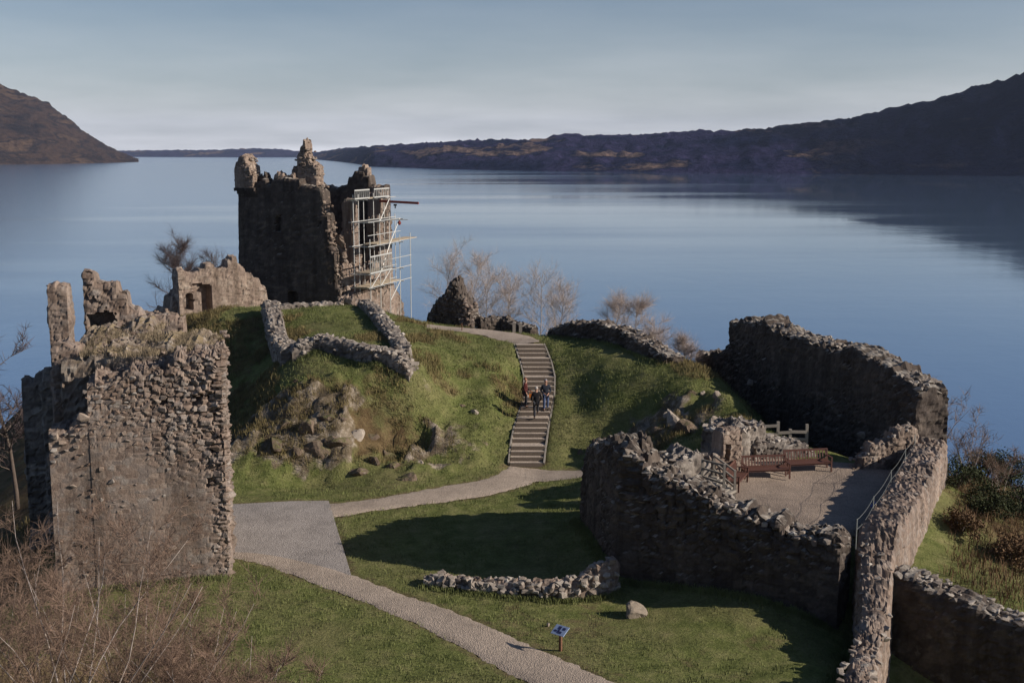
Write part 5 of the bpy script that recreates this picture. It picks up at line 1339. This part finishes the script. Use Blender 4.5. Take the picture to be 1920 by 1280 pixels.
def person(loc, yaw, label, coat, trousers, hair, stride, arms, scale=1.0, coat_len=0.80, lift=0.18):
    """faces local -Y; stride = (left y, right y, left z, right z); arms = ((elbow),(hand)) for left and right"""
    root = thing('person', label, 'person', loc, 'people on the steps', yaw)
    root.scale = (scale,) * 3
    hip = .92
    ly, ry, lz, rz = stride
    J = {'pel': (0, 0, .95), 'spi': (0, .01, 1.12), 'che': (0, .01, 1.32), 'nek': (0, -.005, 1.47), 'jaw': (0, -.03, 1.56), 'hed': (0, -.015, 1.66), 'cro': (0, 0, 1.73), 'nose': (0, -.115, 1.615)}
    V = [J['pel'], J['spi'], J['che'], J['nek'], J['jaw'], J['hed'], J['cro'], J['nose']]
    Rd = [(.15, .12), (.14, .11), (.16, .11), .055, .075, .09, .06, .018]
    E = [(0, 1), (1, 2), (2, 3), (3, 4), (4, 5), (5, 6), (5, 7)]
    legs = {}
    for sx, yy, zz_ in ((-1, ly, lz), (1, ry, rz)):
        hj = (sx * .09, 0, .90); an = (sx * .10, yy, .09 + zz_)
        kn = (sx * .10, (hj[1] + an[1]) / 2 - .06 - abs(zz_) * .35, (hj[2] + an[2]) / 2 + .02)
        toe = (sx * .115, an[1] - .15, .035 + zz_)
        k = len(V); V += [hj, kn, an, toe]; Rd += [.085, .06, .042, .03]
        E += [(0, k), (k, k + 1), (k + 1, k + 2), (k + 2, k + 3)]
        legs[sx] = (hj, kn, an, toe)
    armj = {}
    for sx, (el, ha) in ((-1, arms[0]), (1, arms[1])):
        sh = (sx * .19, .01, 1.39)
        k = len(V); V += [sh, el, ha]; Rd += [.055, .042, .028]
        E += [(2, k), (k, k + 1), (k + 1, k + 2)]
        hv = (Vector(ha) - Vector(el)).normalized(); side = hv.cross(Vector((0, 1, 0.3))).normalized()
        palm = Vector(ha) + hv * .08
        pk_ = len(V); V.append(tuple(palm)); Rd.append((.036, .018)); E.append((k + 2, pk_))
        for fi, (o_, ln_) in enumerate(((-.03, .07), (-.01, .085), (.01, .08), (.03, .06))):
            f1 = palm + side * o_ + hv * .035; f2 = f1 + hv * ln_ * .5 + Vector((0, -.012, 0)); f3 = f2 + hv * ln_ * .4 + Vector((0, -.025, 0))
            kk = len(V); V += [tuple(f1), tuple(f2), tuple(f3)]; Rd += [.010, .009, .008]; E += [(pk_, kk), (kk, kk + 1), (kk + 1, kk + 2)]
        t1 = Vector(ha) + hv * .04 - side * .045 * sx + Vector((0, -.02, 0)); t2 = t1 + hv * .05 + Vector((0, -.02, 0))
        kk = len(V); V += [tuple(t1), tuple(t2)]; Rd += [.012, .010]; E += [(k + 2, kk), (kk, kk + 1)]
        armj[sx] = (sh, el, ha)
    skin_mesh('body', V, E, Rd, 'skin', root)
    # coat: torso, skirt and sleeves in one
    cV = [(0, 0.005, .95), (0, .01, 1.12), (0, .012, 1.33), (0, .0, 1.45), (0, 0.01, coat_len)]
    cR = [(.185, .155), (.175, .145), (.20, .145), (.085, .085), (.19, .16)]
    cE = [(0, 1), (1, 2), (2, 3), (0, 4)]
    for sx in (-1, 1):
        sh, el, ha = armj[sx]; k = len(cV); cV += [sh, el, tuple(Vector(ha) * .94 + Vector(el) * .06)]; cR += [.075, .062, .046]; cE += [(2, k), (k, k + 1), (k + 1, k + 2)]
    skin_mesh('coat', cV, cE, cR, coat, root)
    tV = [(0, 0, .93)]; tR = [(.155, .13)]; tE = []
    for sx in (-1, 1):
        hj, kn, an, toe = legs[sx]; k = len(tV); tV += [hj, kn, (an[0], an[1], an[2] + .0)]; tR += [.105, .08, .062]; tE += [(0, k), (k, k + 1), (k + 1, k + 2)]
    skin_mesh('trousers', tV, tE, tR, trousers, root)
    for sx in (-1, 1):
        an, toe = legs[sx][2:]
        skin_mesh('shoe', [(an[0], an[1] + .03, an[2] - .035), (an[0], an[1] - .06, an[2] - .04), (toe[0], toe[1] - .02, toe[2] + .005)], [(0, 1), (1, 2)], [.05, .045, .04], 'shoe_leather', root, 1)
    skin_mesh('hair', [(0, .035, 1.60), (0, .03, 1.68), (0, .005, 1.745), (0, -.05, 1.74)], [(0, 1), (1, 2), (2, 3)], [(.085, .07), (.095, .08), (.085, .06), (.05, .03)], hair, root, 2)
    for sx in (-1, 1):
        MB().tube([(sx * .033, -.098, 1.655), (sx * .033, -.110, 1.655)], [.012, .006], 6).build('eye', 'eye_dark', root, local=True)
        MB().tube([(sx * .085, .0, 1.64), (sx * .105, .012, 1.65)], [.022, .026], 6).build('ear', 'skin', root, local=True)
    return root
def on_stair(frac_x, t):
    a, b = edge(SL, t), edge(SR, t); p = a * (1 - frac_x) + b * frac_x
    return (p[0], p[1], float(stair_z(t)))
def t_for(py):   # stair parameter whose tread shows at this picture row
    best, bt = 1e9, 0
    for t in np.linspace(0, .99, 200):
        p = on_stair(.5, t); d = np.array(p) - np.array([0, 0, HC])
        v = -(d[2] * math.cos(PITCH) + d[1] * math.sin(PITCH)) / (d[1] * math.cos(PITCH) - d[2] * math.sin(PITCH)) * F
        if abs(v + 640 - py) < best: best, bt = abs(v + 640 - py), t
    return bt
rise = ST_TOP / N_STEP
pa = on_stair(.62, t_for(786)); pb = on_stair(.84, t_for(767)); pc = on_stair(.15, t_for(766))
person(pa, R(184), 'person in a black coat seen from behind climbing the steps', 'black_cloth', 'charcoal_cloth', 'hair_grey', (-.26, .10, rise, 0),
       (((-.27, .06, 1.14), (-.22, -.12, .98)), ((.27, .05, 1.14), (.23, -.10, .96))), 1.0, .76)
person(pb, R(10), 'person in a navy jacket and blue jeans facing down the steps', 'navy_cloth', 'denim', 'cap_grey', (-.02, .04, 0, 0),
       (((-.28, .02, 1.13), (-.12, -.19, 1.0)), ((.28, .02, 1.13), (.12, -.19, 1.0))), 1.0, .88)
person(pc, R(80), 'person in a long maroon coat at the left edge of the steps', 'maroon_cloth', 'charcoal_cloth', 'hair_red', (-.05, .05, 0, 0),
       (((-.24, .03, 1.12), (-.20, -.08, .90)), ((.24, .03, 1.12), (.17, -.22, .98))), .94, .62)
bg = thing('shoulder_bag', 'small orange bag carried by the person in maroon', 'bag', (pc[0] + .30, pc[1] - .10, pc[2] + .55))
MB().box((0, 0, .11), (.20, .10, .20)).build('pouch', 'orange_bag', bg, local=True)
MB().tube([(-.09, 0, .2), (-.05, 0, .36), (.05, 0, .36), (.09, 0, .2)], .012, 5).build('handle', 'orange_bag', bg, local=True)

# ------------------------------------------------------------------ trees and shrubs
def grow(rg, height, n_main, spread, twigs, twig_len, trunk_r, splits=3, up=0.6, multi=False, lean=(0, 0)):
    """bare tree: returns (trunk tubes, limb tubes, twig segments)"""
    trunk, limbs, tw_ = MB(), MB(), []
    def bend(p, d, L, n, wob):
        pts = [p.copy()]; d = d.copy()
        for _ in range(n):
            d = (d + Vector((rg.gauss(0, wob), rg.gauss(0, wob), rg.gauss(0, wob) + .03 * up))).normalized(); pts.append(pts[-1] + d * L / n)
        return pts, d
    stems = []
    if multi:
        for k in range(n_main):
            a = 2 * math.pi * (k + rg.random()) / n_main; d = Vector((math.cos(a) * spread, math.sin(a) * spread, 1)).normalized()
            p, _ = bend(Vector((rg.gauss(0, .15), rg.gauss(0, .15), -.2)), d, height * rg.uniform(.75, 1.05), 7, .08); trunk.tube(p, [trunk_r * (1 - .8 * i / 7) for i in range(8)], 5); stems.append(p)
    else:
        p, _ = bend(Vector((0, 0, -.3)), Vector((lean[0], lean[1], 1)).normalized(), height * .95, 8, .05); trunk.tube(p, [trunk_r * (1 - .85 * i / 8) for i in range(9)], 6); stems.append(p)
    lines = []
    for st in stems:
        nb = n_main if not multi else 6
        for k in range(nb):
            f = rg.uniform(.25, .97); i = min(int(f * (len(st) - 1)), len(st) - 2); base = st[i].lerp(st[i + 1], f * (len(st) - 1) - i)
            a = rg.uniform(0, 6.28); out = spread if not multi else .5
            d = Vector((math.cos(a) * out, math.sin(a) * out, up)).normalized()
            L = height * rg.uniform(.22, .42) * (1.15 - .65 * f)
            p, dd = bend(base, d, L, 5, .12); r0 = trunk_r * .32 * (1.1 - .7 * f); limbs.tube(p, [r0 * (1 - .75 * j / 5) for j in range(6)], 4); lines.append((p, L))
            for _ in range(splits):
                j = rg.randint(1, 4); a2 = rg.uniform(0, 6.28)
                d2 = (dd + Vector((math.cos(a2) * .8, math.sin(a2) * .8, rg.uniform(-.1, .5)))).normalized()
                q, _ = bend(p[j], d2, L * rg.uniform(.4, .7), 4, .14); limbs.tube(q, [r0 * .45 * (1 - .6 * m_ / 4) for m_ in range(5)], 3); lines.append((q, L * .6))
    for _ in range(twigs):
        p, L = rg.choice(lines); i = rg.randint(0, len(p) - 2); b = p[i].lerp(p[i + 1], rg.random())
        d = Vector((rg.gauss(0, 1), rg.gauss(0, 1), rg.gauss(.35, .8))).normalized() + (p[-1] - p[0]).normalized() * .8
        tw_.append((b, d.normalized() * twig_len * rg.uniform(.4, 1.2)))
    return trunk, limbs, tw_
def twig_mesh(segs, w, rg):
    V, Fc = [], []
    for b, d in segs:
        u = d.cross(Vector((rg.gauss(0, 1), rg.gauss(0, 1), rg.gauss(0, 1)))).normalized()
        mid = b + d * .55 + u * d.length * rg.uniform(-.12, .12); k = len(V)
        n2 = d.cross(u).normalized()
        V += [b + u * w, b - u * w * .5 + n2 * w * .87, b - u * w * .5 - n2 * w * .87, mid + u * w * .7, mid - u * w * .35 + n2 * w * .6, mid - u * w * .35 - n2 * w * .6, b + d]
        Fc += [(k, k + 1, k + 4, k + 3), (k + 1, k + 2, k + 5, k + 4), (k + 2, k, k + 3, k + 5), (k + 3, k + 4, k + 6), (k + 4, k + 5, k + 6), (k + 5, k + 3, k + 6)]
    return V, Fc
def bare_tree(name, label, cat, x, y, height, n_main, spread, twigs, twig_len, trunk_r, bark, twigm, w, group, seed, multi=False, splits=3, up=.6, z=None, limb_mat=None):
    rg = random.Random(seed)
    t = thing(name, label, cat, (x, y, (gz(x, y) if z is None else z)), group, rg.uniform(0, 6.28))
    tr, lb, tw_ = grow(rg, height, n_main, spread, twigs, twig_len, trunk_r, splits, up, multi)
    tr.build('trunk' if not multi else 'stems', bark, t, local=True, smooth=True)
    cr = lb.build('branches', limb_mat or bark, t, local=True)
    V, Fc = twig_mesh(tw_, w, rg)
    mk('twigs', V, Fc, twigm, cr, local=True)
    return t
G1 = 'bare birches on the bank behind the stump'
for i_, (px, Y, py, lab) in enumerate(((838, 86, 450, 'tallest bare pinkish birch rising above the pointed stump'), (872, 84, 470, 'bare birch just right of the tallest one behind the stump'), (905, 88, 490, 'thin bare birch between the stump and the gate posts'),
                                       (958, 85, 520, 'small bare birch directly behind the gate posts'), (1000, 87, 492, 'tall slim birch right of the gate posts'), (1046, 84, 525, 'right-hand bare birch of the group behind the stump'))):
    x = bx(px, Y); zg = gz(x, Y); h_ = zat(py, Y) - zg
    bare_tree('birch_tree', lab, 'tree', x, Y, h_, 24, .55, 3000, .9, .075, 'pale_bark', 'twig_pink', .0040, G1, 500 + i_, splits=5)
G2 = 'bare bushes behind the crest wall'
for i_, (px, Y, py, lab) in enumerate(((1140, 77, 548, 'left bare bushy tree behind the crest wall'), (1192, 74, 556, 'middle bare bushy tree behind the crest wall'), (1236, 73, 585, 'thin bare tree near the low end of the crest wall'), (1290, 71, 622, 'lowest bare bush at the right end of the crest wall'))):
    x = bx(px, Y); zg = gz(x, Y); h_ = max(2.0, zat(py, Y) - zg)
    bare_tree('bare_tree', lab, 'tree', x, Y, h_, 26, .9, 2600, .8, .07, 'pale_bark', 'twig_pink', .0042, G2, 520 + i_, splits=5)
x = bx(352, 96); bare_tree('bare_tree', 'dark leafless tree left of the great tower against the loch', 'tree', x, 96, zat(448, 96) - gz(x, 96), 30, .8, 4200, 1.1, .16, 'grey_bark', 'twig_dark', .008, None, 541, splits=5)
x = bx(415, 98); bare_tree('bare_tree', 'smaller leafless tree close against the tower left side', 'tree', x, 98, zat(462, 98) - gz(x, 98), 22, .7, 2600, .9, .12, 'grey_bark', 'twig_dark', .008, None, 542, splits=4)
x = bx(8, 58); bare_tree('bare_tree', 'dark tree cut by the left picture edge', 'tree', x, 58, zat(590, 58) - gz(x, 58), 20, .75, 2200, .6, .13, 'grey_bark', 'twig_dark', .014, None, 543)
for i_, (x, y, h_, lab) in enumerate(((21.0, 56.5, 4.6, 'wispy bare sapling behind the end of the curtain wall'), (21.8, 54.4, 3.6, 'bare bush outside the wall walk near the water'), (23.4, 54.5, 2.6, 'low bare bush on the grassy bank outside the walls'))):
    bare_tree('bare_sapling', lab, 'shrub', x, y, h_, 5, .35, 900, .45, .03, 'pale_bark', 'twig_brown', .007, 'saplings outside the curtain wall', 560 + i_, multi=True)

# evergreen scrub outside the walls: many small leaf faces around stems
def gorse(x, y, rad, hgt, label, seed, leaf='gorse_leaf', n=3200, lsz=.06):
    rg = np.random.default_rng(seed)
    t = thing('gorse_bush', label, 'bush', (x, y, gz(x, y)), 'scrub on the bank outside the walls')
    st = MB()
    for _ in range(9):
        a = rg.uniform(0, 6.28); r_ = rad * rg.uniform(.3, .8); st.tube([(0, 0, -.2), (math.cos(a) * r_ * .4, math.sin(a) * r_ * .4, hgt * .4), (math.cos(a) * r_, math.sin(a) * r_, hgt * .75)], [.05, .035, .012], 5)
    st.build('stems', 'grey_bark', t, local=True)
    ncl = 26
    cl_ = np.c_[rg.normal(0, .5, (ncl, 2)) * rad, rg.uniform(.2, 1, ncl) * hgt]
    cl_[:, 2] *= np.clip(1.15 - .45 * (np.hypot(cl_[:, 0], cl_[:, 1]) / rad) ** 2, .25, 1)
    c = cl_[rg.integers(0, ncl, n)] + rg.normal(0, .15, (n, 3)) * rad * np.array([1, 1, .8])
    c[:, 2] = np.maximum(c[:, 2], .03)
    u = rg.normal(size=(n, 3)); u /= np.linalg.norm(u, axis=1)[:, None]; v = np.cross(u, rg.normal(size=(n, 3))); v /= np.linalg.norm(v, axis=1)[:, None]
    s = rg.uniform(.6, 1.5, n)[:, None] * lsz
    V = np.stack([c - u * s * .5, c + v * s * .45, c + u * s * 1.2, c - v * s * .45], 1).reshape(-1, 3)
    k = np.arange(n)[:, None] * 4 + np.arange(4)
    mk('foliage', V, k.tolist(), leaf, t, local=True)
for i_, (px, py, z, r_, h_, lab) in enumerate(((1790, 960, -.5, 1.2, 1.1, 'dark evergreen bush nearest the wall walk'), (1840, 930, -1.2, 1.4, 1.4, 'dark rounded bush on the slope above the water'), (1885, 945, -1.6, 1.5, 1.6, 'tall dark bush near the right picture edge'),
                                               (1915, 1000, -1.2, 1.5, 1.5, 'dark bush cut by the right picture edge'), (1850, 1005, -.8, 1.3, 1.0, 'low dark bush in the middle of the outer slope'), (1800, 1035, -.3, .9, .7, 'small bracken-brown bush below the dark scrub'),
                                               (1900, 1075, -.6, 1.1, .9, 'brown bush above the black wall at right'))):
    p = atz(px, py, z); gorse(p[0], p[1], r_, h_, lab, 600 + i_, 'bracken' if 'brown' in lab else 'gorse_leaf')

# foreground birch saplings and scrub at the lower left
SAP = [(480, 1400, 20.0, 2.0, 'lowest reddish twiggy bush at the bottom edge beside the lawn'), (370, 1290, 23.5, 2.2, 'small twiggy bush between the saplings and the lawn'), (10, 1130, 26.0, 3.6, 'bare bush half cut by the picture edge below the dark tree'), (150, 1330, 20.0, 4.6, 'pale-stemmed birch sapling spreading in the lower left scrub'), (235, 1300, 22.5, 4.2, 'slender forked sapling in front of the tall ruin foot'), (330, 1330, 21.5, 3.4, 'leaning grey sapling at the edge of the lawn'),
       (40, 1300, 19.0, 4.4, 'bare sapling at the extreme lower left'), (420, 1350, 21.0, 2.4, 'low twiggy bush nearest the lawn at lower left'), (90, 1200, 25.0, 3.8, 'bare bush further back by the shaded ruin base'), (270, 1240, 25.5, 3.2, 'thin bare bush close to the ruin base')]
for i_, (px, py, Y, h_, lab) in enumerate(SAP):
    p = at(px, py, Y); x, y = p[0], p[1]
    bare_tree('birch_sapling', lab, 'shrub', x, y, h_, 8, .6, 3200, .40, .020, 'birch_bark', 'twig_brown', .0036, 'leafless scrub at the lower left', 700 + i_, multi=True, limb_mat='twig_brown')
pts = []
for _ in range(13000):
    x = random.uniform(-16, -1.5); y = random.uniform(15.5, 32.5)
    if x > -4.2 - (y - 20) * .30 + random.gauss(0, .5): continue
    if y > 28.5 and x > -11.5: continue
    pts.append((x, y))
pa_ = np.array(pts); pz_ = ground_full(pa_[:, 0], pa_[:, 1])[0]
sel = RNG.random(len(pa_)) < .6
blades('tall_dry_grass', np.c_[pa_[sel], pz_[sel]], .40, 1.15, 'straw', per=9, width=.006, lean=.6, label='tall straw-coloured grass on the slope at lower left', spread=.14)
blades('dead_bracken', np.c_[pa_[~sel], pz_[~sel]], .25, .8, 'bracken', per=9, width=.008, lean=.9, label='dead brown bracken on the slope at lower left', spread=.16)

# rough grass on the mounds and lawns
pts = []
N_ = 90000
X_ = RNG.uniform(-24, 14, N_); Y_ = RNG.uniform(33, 80, N_)
dmin = np.full(N_, 1e9)
for k in POLY: dmin = np.minimum(dmin, poly_dist(X_, Y_, POLY[k]))
dmin = np.minimum(dmin, poly_dist(X_, Y_, STPOLY)); dmin = np.minimum(dmin, poly_dist(X_, Y_, TERRACE))
Zb, Db, _w = ground_full(X_, Y_)
patch = fbm(X_ * .5, Y_ * .5, 4.0, 3, 88)
keep = (dmin > -.06 + .3 * RNG.random(N_) ** 2) & ((Zb > .5) | (RNG.random(N_) < .45)) & (patch > -.5)
hh = (Db > .3)
k1 = keep & ~hh
k2 = keep & hh
blades('short_grass', np.c_[X_[k1], Y_[k1], Zb[k1]], .04, .14, 'grass_blade', per=3, width=.012, lean=.8, label='short green turf over the mounds and lawns', spread=.12)
blades('rough_grass', np.c_[X_[k2], Y_[k2], Zb[k2]], .10, .30, 'rough_blade', per=5, width=.012, lean=.9, label='rough brown grass on the rocky mound foot', spread=.10)
edge_pts = []
for path, off, n_ in ((fp, .95, 900), (lpth, .38, 500), (lpth, -.36, 300), ([gA, gB], 1.12, 420), (wk[2:], .75, 300), (e_front, .65, 260), (e_right, -.6, 160), (rp, .8, 300), ([sp0, sp1], 1.1, 120)):
    for _ in range(n_):
        f = random.random(); p, nn, q = along(path, f); o = off + abs(random.gauss(0, .16)) * (1 if off > 0 else -1)
        edge_pts.append((p[0] + nn[0] * o, p[1] + nn[1] * o))
ep = np.array(edge_pts); ez = ground_full(ep[:, 0], ep[:, 1])[0]
blades('wall_foot_grass', np.c_[ep, ez], .06, .24, 'grass_blade', per=6, width=.010, lean=.8, label='longer uncut grass along the feet of the walls', spread=.09)
X_ = RNG.uniform(16, 30, 6000); Y_ = RNG.uniform(34, 62, 6000); Zb = ground_full(X_, Y_)[0]
km = (X_ > 14.6 + (Y_ - 38) * .42) & (Y_ > 39)
blades('bank_grass', np.c_[X_[km], Y_[km], Zb[km]], .12, .45, 'bracken', per=5, width=.013, lean=.9, label='brown grass on the bank outside the walls', spread=.15)

# ------------------------------------------------------------------ the air over the loch
hz_m = bpy.data.materials.new('haze'); hz_m.use_nodes = True
hn, hl_ = hz_m.node_tree.nodes, hz_m.node_tree.links
hn.remove(hn['Principled BSDF'])
pv = hn.new('ShaderNodeVolumePrincipled'); pv.inputs['Color'].default_value = (0.55, 0.68, 1.0, 1); pv.inputs['Density'].default_value = 0.000035; pv.inputs['Anisotropy'].default_value = 0.0
hl_.new(pv.outputs[0], hn['Material Output'].inputs['Volume'])
hb = MB().box((0, 6000, 190), (30000, 20000, 446)).build('haze', hz_m)
tag(hb, 'thin bluish air over the loch', kind='stuff')
